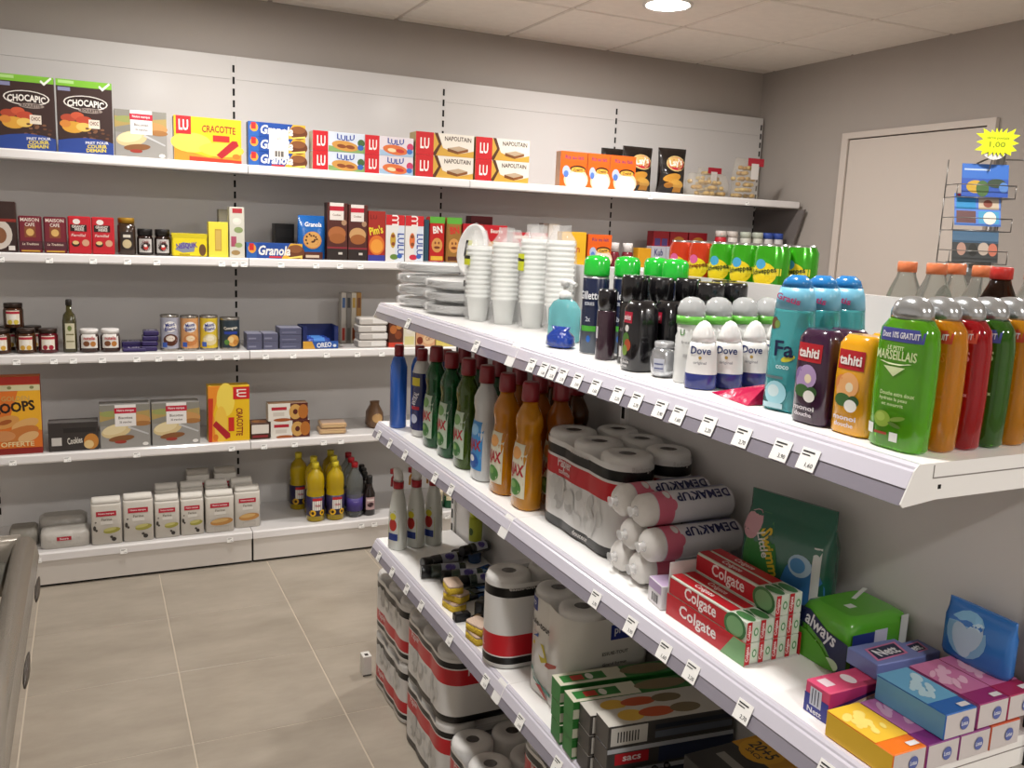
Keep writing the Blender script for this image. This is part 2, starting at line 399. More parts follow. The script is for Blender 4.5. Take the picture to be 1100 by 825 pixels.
# ================================================================ double-sided gondola
GX, GB = .2, .466
GZ = [1.27, .894, .507]
GT = {0: [-1.939, -2.421, -2.705, -2.758, -2.794, -2.834, -2.891, -2.955, -3.028, -3.085, -3.152, -3.199, -3.271, -3.345, -3.421, -3.469],
      1: [-1.682, -1.794, -1.937, -2.181, -2.294, -2.996, -3.112, -3.208, -3.278, -3.396, -3.55], 2: [-1.703, -1.84, -1.977, -2.1, -2.316, -2.542, -2.726, -2.893]}
railA = M('#cfccd8', .26, coat=.4, k=1.); railB = M('#9c97a4', .22, alpha=.82, coat=.6); steel = M('#ecebe9', .3, k=1.)
deckm = M('#f3f2f0', .3, var=.01, vscale=2., k=1.)
for b in range(2):
    ya, yb = -2.6205-b*1.0, -1.6225-b*1.0
    if b == 1: ya, yb = -3.612, -2.6235
    r = empty('gondola_bay', (.34, (ya+yb)/2, 0)); off = tuple(-q for q in r.location)
    tag(r, ['white metal gondola bay with cleaning bottles and paper plates, farther from us', 'white metal gondola bay with shower gels, toothpaste and tissue boxes, nearer to us'][b], 'shelving', 'gondola bays')
    for a, c in ((.06, .43), (.43, .83), (.83, 1.23), (1.23, 1.43)):
        MB().box(GB, GB+.018, ya+.012, yb-.012, a+.001, c-.001, white).build('back_panel', r, off)
    for py in ((yb-.0, ) if b == 0 else (yb-.0, ya)):
        po = MB().box(GB-.008, GB+.026, py-.0115, py+.0115, .0, 1.432, steel).build('upright', r, off)
        sl = MB(); z = .10
        while z < 1.40: sl.box(GB-.0095, GB-.0075, py-.005, py+.005, z, z+.031, slotm); z += .05
        sl.build('slot_strip', po)
    MB().box(GB+.03, GB+.28, yb-.05, yb-.02, .0, .055, steel).build('foot', r, off)
    for k, z in enumerate(GZ):
        dk = MB().box(GX+.004, GB-.0095, ya, yb, z-.028, z, deckm).build('shelf', r, off)
        ra = MB().extrude([(GX+.004, z+.0003), (GX-.001, z+.0003), (GX-.0045, z-.003), (GX-.0055, z-.006), (GX-.0085, z-.008), (GX-.0165, z-.026), (GX-.010, z-.028), (GX+.004, z-.020)], 'y', ya, yb, railA)
        ra.build('price_rail', dk)
        MB().extrude([(GX-.0152, z-.0265), (GX-.0235, z-.0445), (GX-.0225, z-.0452), (GX-.0135, z-.0272)], 'y', ya, yb, railB).build('ticket_strip', dk)
        for e, yy in ((0, ya-.0016), (1, yb)):
            if b == 0 and e == 0 and k == 0: pass
            cap = MB().extrude([(GX+.03, z+.0003), (GX-.001, z+.0003), (GX-.007, z-.006), (GX-.0235, z-.043), (GX-.0195, z-.047), (GX+.03, z-.042), (GB-.0095, z-.042), (GB-.0095, z+.0003)], 'y', yy, yy+.0016, steel)
            if b == 1 and e == 0:
                yq = yy-.0003
                cap.box(GX+.022, GX+.0235, yq, yq+.0005, z-.016, z-.002, M('#8b8580', .5)).box(GX+.022, GB-.004, yq, yq+.0005, z-.0175, z-.016, M('#8b8580', .5))
                cap.box(GX+.032, GX+.037, yq, yq+.0005, z-.030, z-.025, slotm)
            cap.build('end_plate', dk)
        if b == 0:
            MB().extrude([(GX-.0015, z+.0005), (GX-.0065, z-.005), (GX-.0245, z-.0455), (GX-.0225, z-.0465), (GX-.004, z-.005), (GX, z-.001)], 'y', ya-.0004, ya+.034, steel).build('joint_cover', dk)
        for q, y in enumerate(GT[k]):
            if ya < y < yb: ticket(dk, (GX-.0135, y, z-.0165), FACE_AISLE, math.radians(-24), q % 4)
    dk = MB().box(GB+.028, GB+.29, ya, yb, 1.27-.028, 1.27, deckm).build('shelf', r, off)
    MB().extrude([(GB+.29, 1.271), (GB+.296, 1.271), (GB+.316, 1.225), (GB+.29, 1.25)], 'y', ya, yb, railA).build('price_rail', dk)

# ================================================================ chilled display counter at the left edge of the aisle
r = empty('chilled_display_counter', (-1.12, -3.2, 0)); off = tuple(-q for q in r.location)
tag(r, 'grey chilled display counter with curved glass rim, cut off by the picture edge', 'display counter')
cm = M('#8f877c', .3, .35); rimm = M('#8d857a', .25, .3); dk_ = M('#3c342c', .4)
MB().box(-1.52, -.80, -3.95, -2.46, .06, .80, cm).build('body', r, off)
MB().box(-1.50, -.83, -3.93, -2.48, .0, .06, dk_).build('dark_base', r, off)
rp = [(-.745, .80), (-.722, .83), (-.715, .865), (-.720, .893), (-.732, .905), (-.748, .905), (-.757, .89), (-.76, .80)]
MB().extrude(rp, 'y', -3.95, -2.46, rimm, True).build('front_rim', r, off)
MB().extrude([(-2.46, .80), (-2.43, .82), (-2.42, .86), (-2.43, .895), (-2.45, .907), (-2.47, .895), (-2.48, .80)], 'x', -1.52, -.745, rimm, True).build('end_rim', r, off)
gl = M('#cfd8d2', .03, trans=.9, alpha=.35, ior=1.45)
pts = [(-1.50, .90), (-1.30, .90), (-1.10, .898), (-.95, .893), (-.83, .885), (-.765, .875)]
lid = MB()
for (a, b) in zip(pts, pts[1:]):
    lid.add([(a[0], -3.93, a[1]), (b[0], -3.93, b[1]), (b[0], -2.52, b[1]), (a[0], -2.52, a[1]), (a[0], -3.93, a[1]+.005), (b[0], -3.93, b[1]+.005), (b[0], -2.52, b[1]+.005), (a[0], -2.52, a[1]+.005)],
            [(0, 3, 2, 1), (4, 5, 6, 7), (0, 1, 5, 4), (2, 3, 7, 6)], gl, True)
lid.build('curved_glass', r, off)
MB().tube([(-.785, -2.45, .90), (-.785, -2.45, 1.03), (-.80, -2.45, 1.07)], .005, dk_).build('glass_edge', r, off)
for yy in (-2.54, -2.86):
    MB().loft([(0, .0015, .01), (.004, .004, .05), (.012, .004, .06), (.016, .002, .045)], dk_, 2., 12).build('handle', r, (-.716+1.12, yy+3.2, .82))
MB().box(-1.50, -.815, -3.93, -2.51, .805, .815, dk_).build('inner_tray', r, off)
# ================================================================ goods on the wall shelving
def on(sh): return (SZ+[BZ])[sh-1]+.0004
def bs(name, label, cat, sh, x0, x1, h, d, col, yf=-.345, up=0., **k):
    """carton on wall shelf sh, front at yf"""
    if sh == 5 and yf == -.345: yf = -.375
    return carton(name, label, cat, (x0+x1)/2, yf+d/2, on(sh)+up, x1-x0, d, h, col, **k)
B3 = {'bold': .02}
def bold(w=None, rot=0, shear=0., arc=0., b=.02):
    q = {'bold': b, 'rot': rot, 'shear': shear, 'arc': arc}
    if w: q['w'] = w
    return q
# --- top shelf
choc = [('r', 0, .91, 1, 1, '#7fbe35'), ('r', .04, .945, .32, .985, '#b6df8c'), ('p', [(.76, .93), (.83, .88), (.97, .98), (.95, 1.), (.83, .92), (.78, .955)], '#f4f7ee'),
        ('r', .03, .845, .25, .895, '#8c8fb5'), ('e', .52, .70, .40, .10, '#f2ece4'), ('e', .52, .70, .375, .088, '#2c1712'), ('t', 'CHOCAPIC', .52, .70, .085, '#f7f2ea', bold(.66, arc=.25, b=.03)),
        ('e', .60, .60, .22, .035, '#9f9088'), ('t', 'ROULETTE', .60, .60, .04, '#2c1712', bold(.34)),
        ('e', .20, .48, .14, .055, '#b4482e'), ('e', .36, .52, .12, .05, '#cf5a3a'), ('e', .48, .46, .15, .06, '#c24a30'), ('e', .28, .36, .20, .08, '#e0a53c'), ('e', .47, .37, .14, .06, '#f0c765'), ('e', .14, .40, .10, .05, '#d98a3a'),
        ('r', .56, .36, .76, .48, '#efe3d2'), ('t', 'CHOC', .66, .43, .05, '#6b2b1c', bold(.16))]
rr = random.Random(3)
choc += [('e', .45+.5*rr.random(), .22+.14*rr.random(), .035, .014, rr.choice(['#6d4732', '#845a40', '#52301f'])) for _ in range(16)]
choc += [('p', [(0, 0), (1, 0), (1, .17), (.8, .21), (.5, .225), (.2, .20), (0, .17)], '#2a4796'), ('t', 'PRET POUR', .70, .165, .035, '#f3f3f7', bold(.42, 3)), ('t', 'COURIR', .70, .115, .045, '#f2d94a', bold(.36, 3, b=.03)), ('t', 'DEMAIN', .68, .06, .045, '#f2d94a', bold(.36, 3, b=.03))]
chA = bs('cereal_box', 'dark brown chocolate cereal box with green top band at the end of the top shelf', 'cereal box', 1, -.903, -.709, .274, .062, '#3b2622', faces={'T': '#7fbe35', 'L': '#4a2f28', 'R': '#4a2f28'}, art={'F': choc}, group='chocolate cereal boxes on the top shelf')
copy(chA, loc=(-.605, chA.location.y, chA.location.z), label='dark brown chocolate cereal box standing between its twin and the grey toast box')
def toast_art(seed=1):
    return [('r', 0, .52, 1, 1, '#8d8a80'), ('p', [(0, .62), (.4, .72), (1, .60), (1, .86), (.5, .80), (0, .86)], '#b39a5c'), ('e', .80, .66, .22, .10, '#c9955a', -8), ('e', .84, .55, .18, .06, '#a8743f'),
            ('e', .22, .80, .22, .07, '#9aa05e'), ('e', .32, .40, .30, .16, '#dcc694', 12), ('e', .28, .43, .24, .11, '#ead9ab', 12), ('e', .42, .22, .26, .07, '#8a5a34', 6), ('e', .40, .14, .12, .04, '#a23b2e'),
            ('p', [(.55, .46), (.96, .28), (.97, .31), (.57, .50)], '#c9c9c9'), ('r', .30, .50, .72, 1., '#f3efec'), ('r', .29, .80, .73, .93, '#c21f3b'), ('t', 'Notre marque', .51, .865, .05, '#f7eeee', bold(.34)),
            ('t', 'Biscottes', .51, .70, .06, '#6f655d', bold(.28)), ('t', '36 tranches', .51, .60, .05, '#6f655d', bold(.24)), ('e', .90, .07, .06, .04, '#efece6')]
ta = bs('toast_box', 'grey toast box beside the chocolate cereal on the top shelf', 'toast box', 1, -.502, -.311, .182, .09, '#9d9a95', art={'F': toast_art()}, group='grey toast boxes')
for (x0, x1, lab) in ((-.598, -.402, 'grey toast box next to the long dark pack on the fourth shelf'), (-.398, -.205, 'grey toast box next to the upright yellow cracker box')):
    copy(ta, loc=((x0+x1)/2, ta.location.y, on(4)), label=lab)
def crac_art(): return [('p', [(0, 0), (1, 0), (1, .25), (.5, .12), (0, .3)], '#f0932a'), ('e', .25, .42, .30, .22, '#f8dc5a'), ('e', .70, .30, .34, .16, '#f6c94a'), ('r', .03, .60, .25, 1.0, '#cf1f26'), ('t', 'LU', .14, .80, .22, '#fdf6ee', bold(.14, b=.03)),
          ('t', 'CRACOTTE', .66, .76, .15, '#8f1c1c', bold(.50, arc=.12)), ('r', .57, .48, .82, .62, '#cf2c22'), ('p', [(.62, .18), (.70, .10), (.96, .42), (.93, .52), (.86, .52)], '#b3202a'), ('p', [(.22, 0), (1, 0), (1, .08), (.22, .12)], '#cc3a20'), ('e', .92, .17, .06, .06, '#e07b25')]
ca = bs('cracker_box', 'yellow cracker box lying on its long side on the top shelf', 'cracker box', 1, -.284, -.021, .178, .068, '#f2c31d', faces={'L': '#e9e3c8'}, art={'F': crac_art()})
cr2 = carton('cracker_box', 'yellow cracker box stood on end on the fourth shelf', 'cracker box', -.0845+.1235, -.345+.034, on(4)+.1725/2, .247, .068, .1725, '#f2c31d', art={'F': crac_art()}, ry=math.pi/2)
cr2.location = (-.0845-.08625, -.345+.034, on(4)+.1235)
gran = [('r', 0, .0, .18, 1, '#2b62b0'), ('e', .10, .62, .07, .30, '#e9a13c'), ('r', .05, .5, .13, .95, '#d22c2a'), ('p', [(.62, 0), (1, 0), (1, 1), (.78, 1)], '#e8b33a'), ('e', .88, .45, .16, .48, '#6d3b20'), ('e', .87, .66, .13, .26, '#8d5630'),
        ('p', [(.72, 0), (1, .10), (1, .25), (.76, .10)], '#f4d96a'), ('t', 'Granola', .50, .52, .58, '#faf6f0', bold(.58, shear=.2, b=.03)), ('r', .40, .05, .62, .16, '#d22c2a')]
def granola(x0, up, sh, lab, h=.0595):
    return bs('biscuit_pack', lab, 'biscuit pack', sh, x0, x0+.237, h, .055, '#1f4c9e', up=up, faces={'L': '#27406f'}, art={'F': gran}, group='blue biscuit packs')
for k, w_ in enumerate(('bottom', 'middle', 'top')):
    granola(.007, k*.0601, 1, 'blue chocolate biscuit pack, %s of the stack of three on the top shelf' % w_)
granola(-.005, 0, 2, 'blue chocolate biscuit pack lying alone on the second shelf', .066)
st = bs('price_card', 'white price card with barcode leaning on the blue biscuit stack', 'card', 1, .092, .172, .118, .0012, '#f5efe9', yf=-.3475, up=.036, bevel=0, art={'F': [('r', .3, .06, .75, .26, '#6c6660'), ('r', .42, .06, .46, .26, '#f5efe9'), ('r', .56, .06, .60, .26, '#f5efe9'), ('t', 'x3', .5, .7, .1, '#a8a09a')]})
def lulu(x0, w, up, sh, lab, kind=0, h=.0825):
    tint = ['#d9e2ee', '#e6dce2'][kind]
    a = [('r', 0, 0, .29, 1, '#d3222b'), ('t', 'LU', .16, .5, .50, '#fdf3ee', bold(.16, b=.03)), ('p', [(.30, 0), (1, 0), (1, .35), (.6, .22), (.30, .30)], ['#8cad6b', '#a9c4de'][kind]), ('t', 'LULU', .63, .72, .26, '#1f3f9d', bold(.34, arc=-.3, b=.03)),
         ('e', .62, .32, .26, .26, ['#d49a4c', '#e0763f'][kind], -6), ('e', .55, .30, .09, .10, ['#8e4a25', '#f3dcae'][kind], -6), ('e', .72, .28, .09, .10, ['#8e4a25', '#c9382e'][kind], -6), ('e', .93, .52, .07, .20, ['#4a6b3c', '#d0406a'][kind]), ('e', .92, .28, .06, .14, ['#3a66b8', '#4477c4'][kind])]
    return bs('cake_pack', lab, 'cake pack', sh, x0, x0+w, h, .075, tint, up=up, faces={'L': '#c9b98a'}, art={'F': a}, group='white and red cake packs')
for k, w_ in enumerate(('lower', 'upper')):
    lulu(.276, .229, k*.083, 1, '%s white and red cake pack with green band beside the blue biscuit stack' % w_, 0)
    lulu(.507, .224, k*.083, 1, '%s white and red cake pack with pink fruit next to the golden cake packs' % w_, 1)
nap = [('r', 0, 0, 1, 1, '#efe7da'), ('p', [(.40, 0), (1, 0), (1, .30), (.72, .12), (.40, .42)], '#d9a944'), ('p', [(.30, 0), (.52, 0), (.44, .5), (.30, 1)], '#d9a944'), ('p', [(.31, 1), (.37, 1), (.44, .52), (.34, 0), (.27, 0), (.39, .52)], '#5b3418'),
       ('r', 0, 0, .30, 1, '#cf2127'), ('t', 'LU', .15, .50, .45, '#fdf3ee', bold(.15, b=.03)), ('t', 'NAPOLITAIN', .72, .80, .19, '#4a3426', bold(.46, arc=.12)), ('p', [(.54, .36), (.72, .24), (.90, .38), (.74, .48)], '#c2a98c'), ('p', [(.54, .36), (.72, .24), (.72, .12), (.54, .22)], '#7b4a22'), ('p', [(.72, .24), (.90, .38), (.90, .26), (.72, .12)], '#8d5528')]
for q, (x0, w) in enumerate(((.742, .284), (1.036, .279))):
    for k, w_ in enumerate(('lower', 'upper')):
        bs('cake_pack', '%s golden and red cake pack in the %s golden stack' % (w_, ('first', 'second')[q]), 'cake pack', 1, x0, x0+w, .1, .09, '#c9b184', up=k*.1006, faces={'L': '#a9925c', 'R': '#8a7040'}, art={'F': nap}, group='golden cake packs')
oran = [('p', [(0, .72), (1, .66), (1, 1), (0, 1)], '#e8641f'), ('t', 'Riz au lait', .52, .84, .10, '#7a3a6a', bold(.7)), ('e', .60, .22, .46, .32, '#f3d2ae'), ('e', .62, .18, .40, .26, '#f7ecdf'), ('e', .22, .44, .14, .16, '#b9c4e2'), ('e', .22, .36, .09, .10, '#5b7fc8'), ('e', .66, .52, .30, .10, '#2a1b16'), ('e', .66, .50, .26, .075, '#f0b24a'), ('t', 'Creme', .66, .50, .09, '#2a1b16', bold(.34, 8))]
for k, (x0, x1) in enumerate(((1.487, 1.637), (1.641, 1.767), (1.771, 1.922))):
    bs('dessert_mix_box', '%s of the three bright orange dessert mix boxes on the top shelf' % ('leftmost', 'middle', 'rightmost')[k], 'food box', 1, x0, x1, .17, .05, '#e9661c', faces={'L': '#d8a98a'}, art={'F': oran}, group='orange dessert mix boxes')
def crisps(x, y, w, h, lab, rz=0.):
    prof = [(0, w/2, .004), (.012, w/2, .006), (.05, w*.47, .030), (h*.45, w*.46, .040), (h-.06, w*.47, .024), (h-.016, w/2, .005), (h, w/2, .003)]
    blk = M('#1d1613', .22, bump=.5, bscale=22., coat=.5)
    a = [(.0, h, [('e', .58, .67, .34, .17, '#cfb276'), ('e', .58, .67, .29, .14, '#c1213a'), ('e', .56, .69, .27, .11, '#d9b36a'), ('t', "Lay's", .58, .68, .13, '#f6efe4', bold(.46, 8, b=.03)), ('e', .45, .36, .30, .09, '#d99a3a', 10), ('e', .62, .24, .28, .09, '#e0aa4c', -12), ('e', .36, .20, .16, .06, '#b97a2c'), ('r', .55, .06, .85, .16, '#c98b34')])]
    b_ = bottle('crisp_bag', lab, 'crisp bag', x, y, on(1), [('bag', prof, blk, 2.2, 24)], rz=rz, art=a, group='black crisp bags')
    return b_
crisps(1.992, -.245, .19, .232, 'shiny black crisp bag beside the orange boxes', .06)
crisps(2.205, -.25, .168, .24, 'shiny black crisp bag nearer the clear snack packs', -.1)
crisps(1.93, -.13, .18, .225, 'black crisp bag half hidden behind the orange boxes')
# clear packs of puffed snacks: crumpled bag with the pieces showing
def snackbag(x, y, w, d, h, lab, red=None):
    r = empty('snack_bag', (x, y, on(1))); tag(r, lab, 'snack bag', 'clear snack bags in the corner')
    g = random.Random(int(x*100)); i = 0
    for zl in range(max(1, int(h/.032))):
        for q in range(7):
            px, py = (g.random()-.5)*w*.78, (g.random()-.5)*d*.6; s = .016+.006*g.random(); zz_ = .020+zl*.030
            MB().loft([(-.010, s*.5, s*.4), (-.004, s, s*.7), (.006, s*.9, s*.7), (.011, s*.4, s*.35)], M(g.choice(['#c9a35c', '#b98d44', '#d8b873']), .6), 2., 8).build('snack_piece', r, (px, py, zz_), g.random()*3)
    MB().loft([(0, w*.48, d*.40), (.01, w/2, d/2), (h*.6, w/2, d/2), (h*.88, w*.47, d*.25), (h, w*.46, .003)], film('#f2ead8', .16), 2.6, 20).build('clear_bag', r)
    if red:
        MB().box(-w*.2, w*.46, -d/2-.004, -d/2-.003, h*.80, h*.99, M('#b8283a', .35)).build('header_card', r)
        MB().box(-w*.05, w*.25, -d/2-.0052, -d/2-.0042, h*.48, h*.86, M('#e9e4e0', .4)).build('label', r)
    return r
snackbag(2.44, -.26, .27, .12, .125, 'low clear bag of golden puffed snacks lying on the top shelf')
snackbag(2.69, -.27, .165, .10, .222, 'tall clear bag of golden puffed snacks with red header', True)
snackbag(2.55, -.11, .14, .08, .17, 'clear snack bag with red header behind the low one', True)
# --- second shelf
def coffee(x0, x1, h, col, art, lab, **k): return bs('coffee_pack', lab, 'coffee pack', 2, x0, x1, h, .06, col, art={'F': art}, rough=.3, bevel=.004, **k)
coffee(-.955, -.858, .191, '#3a2622', [('e', .35, .35, .50, .30, '#d8cdc2'), ('e', .4, .33, .25, .16, '#8b5a3a'), ('e', .2, .78, .16, .09, '#efe8e0'), ('r', .0, .60, 1, .66, '#8f2a20'), ('r', .7, .04, .92, .13, '#e9e2da')], 'tall dark brown coffee box at the very end of the second shelf')
mc = [('r', .08, .02, .92, .98, '#7b2230'), ('t', 'MAISON', .5, .90, .09, '#f1e3d5', bold(.8)), ('t', 'CAFE', .5, .77, .09, '#f1e3d5', bold(.42)), ('r', .26, .42, .74, .72, '#8a4a2a'), ('e', .5, .56, .17, .10, '#e0b46a'), ('r', 0, .10, 1, .32, '#55242f'), ('t', 'La Tradition', .5, .24, .06, '#e8d5c0', bold(.7, shear=.2)), ('r', .1, .03, .9, .07, '#d0a53a')]
m1 = coffee(-.852, -.773, .140, '#6d1f2c', mc, 'maroon coffee pack next to the tall dark brown box', group='maroon coffee packs')
copy(m1, loc=(-.727, m1.location.y, m1.location.z), label='maroon coffee pack next to the red coffee packs')
gm = [('e', .38, .86, .16, .07, '#f1e8e2'), ('r', .10, .60, .82, .78, '#23130f'), ('t', "GRAND'", .45, .73, .07, '#efe6dc', bold(.55)), ('t', 'MERE', .5, .65, .07, '#efe6dc', bold(.4)), ('t', 'Familial', .45, .50, .07, '#efd0c8', bold(.6, shear=.2)), ('e', .32, .27, .18, .08, '#3a1f12'), ('e', .32, .30, .14, .05, '#e9c887'), ('e', .75, .30, .16, .09, '#d8a584')]
g1 = coffee(-.682, -.600, .146, '#c41f2c', gm, 'bright red coffee pack next to the maroon ones', group='bright red coffee packs')
copy(g1, loc=(-.557, g1.location.y, g1.location.z), label='bright red coffee pack next to the tall coffee jar')
def jar(name, lab, cat, x, y, z, r, h, body, lidc, art=None, lidh=.02, group=None, sq=2., lid_r=None, taper=.0):
    lr = lid_r or r*.93
    return bottle(name, lab, cat, x, y, z, [('glass', [(0, r*.92, r*.92), (.004, r, r), (h-lidh-.012, r*(1-taper), r*(1-taper)), (h-lidh, r*.86, r*.86)], body, sq, 24),
                                           ('lid', [(h-lidh, lr, lr), (h-.003, lr, lr), (h, lr*.94, lr*.94)], lidc, 2., 24)], art=art, group=group)
lab_n = lambda h: [(.012, h*.62, [('r', .12, .0, .88, 1, '#c9c4c0'), ('e', .5, .45, .30, .36, '#2a1512'), ('t', 'CAFE', .5, .78, .16, '#7a1f1c', bold(.4)), ('e', .52, .36, .14, .16, '#c8352e'), ('e', .5, .5, .1, .1, '#efe9e4')])]
jar('coffee_jar', 'tall brown instant coffee jar with gold lid', 'coffee jar', -.47, -.30, on(2), .034, .148, M('#3a281c', .12, coat=.5), M('#b58a2c', .3, .4), [(.02, .10, [('r', .15, .0, .85, .9, '#2c211b'), ('e', .5, .3, .25, .22, '#c8b78e'), ('r', .3, .62, .7, .76, '#d9d2c4')])], .022, sq=4.)
for k, x in enumerate((-.4015, -.335)):
    jar('coffee_jar', ('short dark coffee jar beside the tall gold-lidded jar', 'short dark coffee jar beside the yellow cocoa tub')[k], 'coffee jar', x, -.31, on(2), .031, .107, M('#241510', .12, coat=.5), M('#1b1817', .35), lab_n(.107), .026, group='short dark coffee jars')
nes = [('r', 0, .80, 1, 1, '#d9c61c'), ('p', [(.08, .30), (.30, .62), (.66, .55), (.62, .22), (.30, .16)], '#8a8fa0'), ('t', 'NESQUIK', .42, .46, .22, '#5a3a9a', bold(.60, 6, b=.03)), ('e', .86, .3, .10, .26, '#6b4a2a'), ('r', .2, .06, .5, .12, '#b89a18')]
bs('cocoa_tub', 'yellow cocoa powder tub with wide lid on the second shelf', 'cocoa tub', 2, -.301, -.163, .094, .09, '#f2dc1e', art={'F': nes}, bevel=.006)
bs('sugar_box', 'plain yellow upright box beside the cocoa tub', 'food box', 2, -.157, -.079, .146, .05, '#f2e24a', art={'F': [('r', .32, .18, .66, .80, '#c9a23a'), ('r', .36, .22, .62, .76, '#d8b65c')]})
bs('tea_box', 'tall narrow white floral tea box', 'tea box', 2, -.073, -.012, .211, .06, '#d9d6c8', art={'F': [('r', .2, .88, .85, .97, '#b8323c'), ('e', .5, .72, .3, .07, '#e9e6dc'), ('e', .45, .74, .2, .04, '#f4efe0'), ('e', .6, .55, .3, .06, '#8fa06a'), ('r', .1, .22, .45, .42, '#b0506a'), ('e', .6, .25, .25, .05, '#9aab70'), ('e', .4, .1, .3, .05, '#a98a5a')]})
bs('coffee_box', 'black box standing at the back behind the lone blue biscuit pack', 'food box', 2, .15, .235, .15, .08, '#1c1a1a', yf=-.16, art={'F': [('r', .1, .6, .9, .85, '#2c2a2a')]})
bs('tea_box', 'dim tea box behind the tall floral one', 'tea box', 2, -.105, -.035, .20, .06, '#8a8474', yf=-.26)
def pouch(name, lab, cat, x, y, z, w, d, h, mat, art, rz=0., group=None, top=.02):
    prof = [(0, w*.48, d*.42), (.006, w/2, d/2), (h*.7, w/2, d/2), (h-top-.005, w*.49, d*.22), (h-top, w*.49, .004), (h, w*.49, .003)]
    return bottle(name, lab, cat, x, y, z, [('bag', prof, mat, 3.2, 24)], rz=rz, art=[(0, h, art)], group=group)
pouch('cookie_bag', 'blue cookie bag with a round chocolate chip cookie', 'cookie bag', .278, -.31, on(2), .119, .055, .190, M('#1f62ad', .25, bump=.25, bscale=30.),
      [('r', 0, 0, 1, .17, '#5a2c22'), ('t', 'Granola', .54, .80, .10, '#f4f4f2', bold(.62, shear=.2)), ('e', .5, .44, .34, .20, '#c98a44'), ('e', .5, .45, .31, .18, '#dda55c')]+[('e', .5+.24*math.cos(a*1.9)*(a % 3+1)/3, .45+.14*math.sin(a*1.9)*(a % 3+1)/3, .035, .022, '#4a2413') for a in range(12)]+[('r', .25, .04, .75, .10, '#d8c2a8')])
def darkbox(x0, x1, h, lab, cookie):
    bs('cookie_box', lab, 'cookie box', 2, x0, x1, h, .06, '#54261f', faces={'L': '#321813'}, group='tall dark cookie boxes',
       art={'F': [('r', 0, 0, 1, .24, '#2b211f'), ('e', .48, .46, .44, .13, cookie), ('e', .5, .38, .40, .09, '#a5612f'), ('e', .82, .66, .13, .05, '#b08a6a'), ('r', 0, .20, 1, .235, '#8b2a35'), ('r', .12, .70, .80, 1., '#efe6df'), ('r', .12, .86, .80, .94, '#c31f37'), ('t', 'Cookies', .46, .79, .035, '#8c6a5c', bold(.4)), ('r', .55, .1, .75, .14, '#d8d0c8')]})
darkbox(.341, .432, .250, 'tall dark cookie box with white label beside the blue cookie bag', '#b06a3a')
darkbox(.436, .523, .246, 'tall dark cookie box with white label beside the orange biscuit box', '#cfa06a')
bs('biscuit_box', 'red box with yellow lettering and an orange half', 'biscuit box', 2, .527, .606, .222, .06, '#a82a20', art={'F': [('r', 0, 0, 1, .12, '#3a3f9a'), ('e', .5, .32, .46, .20, '#e0762a'), ('e', .5, .30, .36, .14, '#f0a03c'), ('t', "Pim's", .45, .62, .15, '#f4dc3c', bold(.8, 12, b=.03)), ('t', 'LU', .3, .88, .08, '#7d1a16', bold(.4))]})
for k, x0 in enumerate((.609, .701)):
    a = [('r', 0, .78, 1, 1, '#cf2129'), ('t', 'LU', .5, .89, .14, '#fdf3ee', bold(None, 90, b=.03)), ('p', [(.5, 0), (1, 0), (1, .78), (.7, .78), (.5, .4)], '#dfe6f0'), ('e', .38, .46, .15, .17, ('#c9a23a', '#e0763f')[k]), ('e', .38, .55, .10, .04, '#8e4a25'), ('e', .40, .38, .10, .04, '#8e4a25'), ('t', 'LULU', .80, .38, .14, '#1f3f9d', bold(None, -90)), ('e', .45, .10, .22, .06, ('#6a8a3c', '#d0304a')[k]), ('e', .75, .12, .14, .05, '#3a66b8')]
    bs('cake_pack', ('upright white and red cake pack beside the box with the orange half', 'upright white and red cake pack with a strawberry')[k], 'cake pack', 2, x0, x0+.088, .209, .07, '#ece9e4', art={'F': a}, faces={'L': '#d8d0c4'}, group='upright white cake packs')
bs('biscuit_pack', 'dark teal biscuit pack squeezed beside the green-topped packs', 'biscuit pack', 2, .793, .815, .195, .06, '#2a4a5a')
for k, x0 in enumerate((.819, .904)):
    a = [('r', 0, .86, 1, 1, '#5fae3a'), ('t', 'BN', .52, .72, .15, ('#f6f0ea', '#d22a26')[k], bold(.62, 6, b=.03)), ('e', .5, .38, .36, .16, '#d99a52'), ('e', .38, .43, .06, .03, '#7a3a1c'), ('e', .62, .43, .06, .03, '#7a3a1c'), ('e', .5, .33, .2, .03, '#7a3a1c'), ('r', .1, .05, .9, .14, ('#e9b83a', '#5a2c18')[k])]
    bs('biscuit_pack', ('red biscuit pack with green top and a smiling biscuit', 'brown biscuit pack with green top and a smiling biscuit')[k], 'biscuit pack', 2, x0, x0+.074, .21, .06, ('#c22a28', '#a0743a')[k], art={'F': a}, rough=.25, bevel=.006, group='green-topped biscuit packs')
bs('biscuit_box', 'low red box behind the standing paper plate', 'biscuit box', 2, .985, 1.085, .185, .08, '#b5202a', art={'F': [('t', 'Petit', .5, .85, .10, '#f0d8c8', bold(.5, 10)), ('e', .5, .4, .35, .2, '#d7a05a')]}, rough=.3)
bs('biscuit_box', 'bright red box with white lettering behind the paper plates', 'biscuit box', 2, 1.09, 1.215, .183, .08, '#c01c28', art={'F': [('t', 'Beurre', .55, .85, .10, '#f4e9e0', bold(.5)), ('e', .5, .4, .35, .2, '#d7a05a')]})
bs('biscuit_box', 'dark red box standing behind the two bright red boxes', 'biscuit box', 2, 1.085, 1.20, .225, .07, '#6d1a22', yf=-.2)
for k, x0 in enumerate((1.245, 1.345)):
    bs('biscuit_box', ('low red box behind the cup bags', 'low red box next to the small grey box')[k], 'biscuit box', 2, x0, x0+.09, .155, .07, '#bb2430', art={'F': [('r', .1, .8, .9, .9, '#f0dcd0')]}, group='low red boxes')
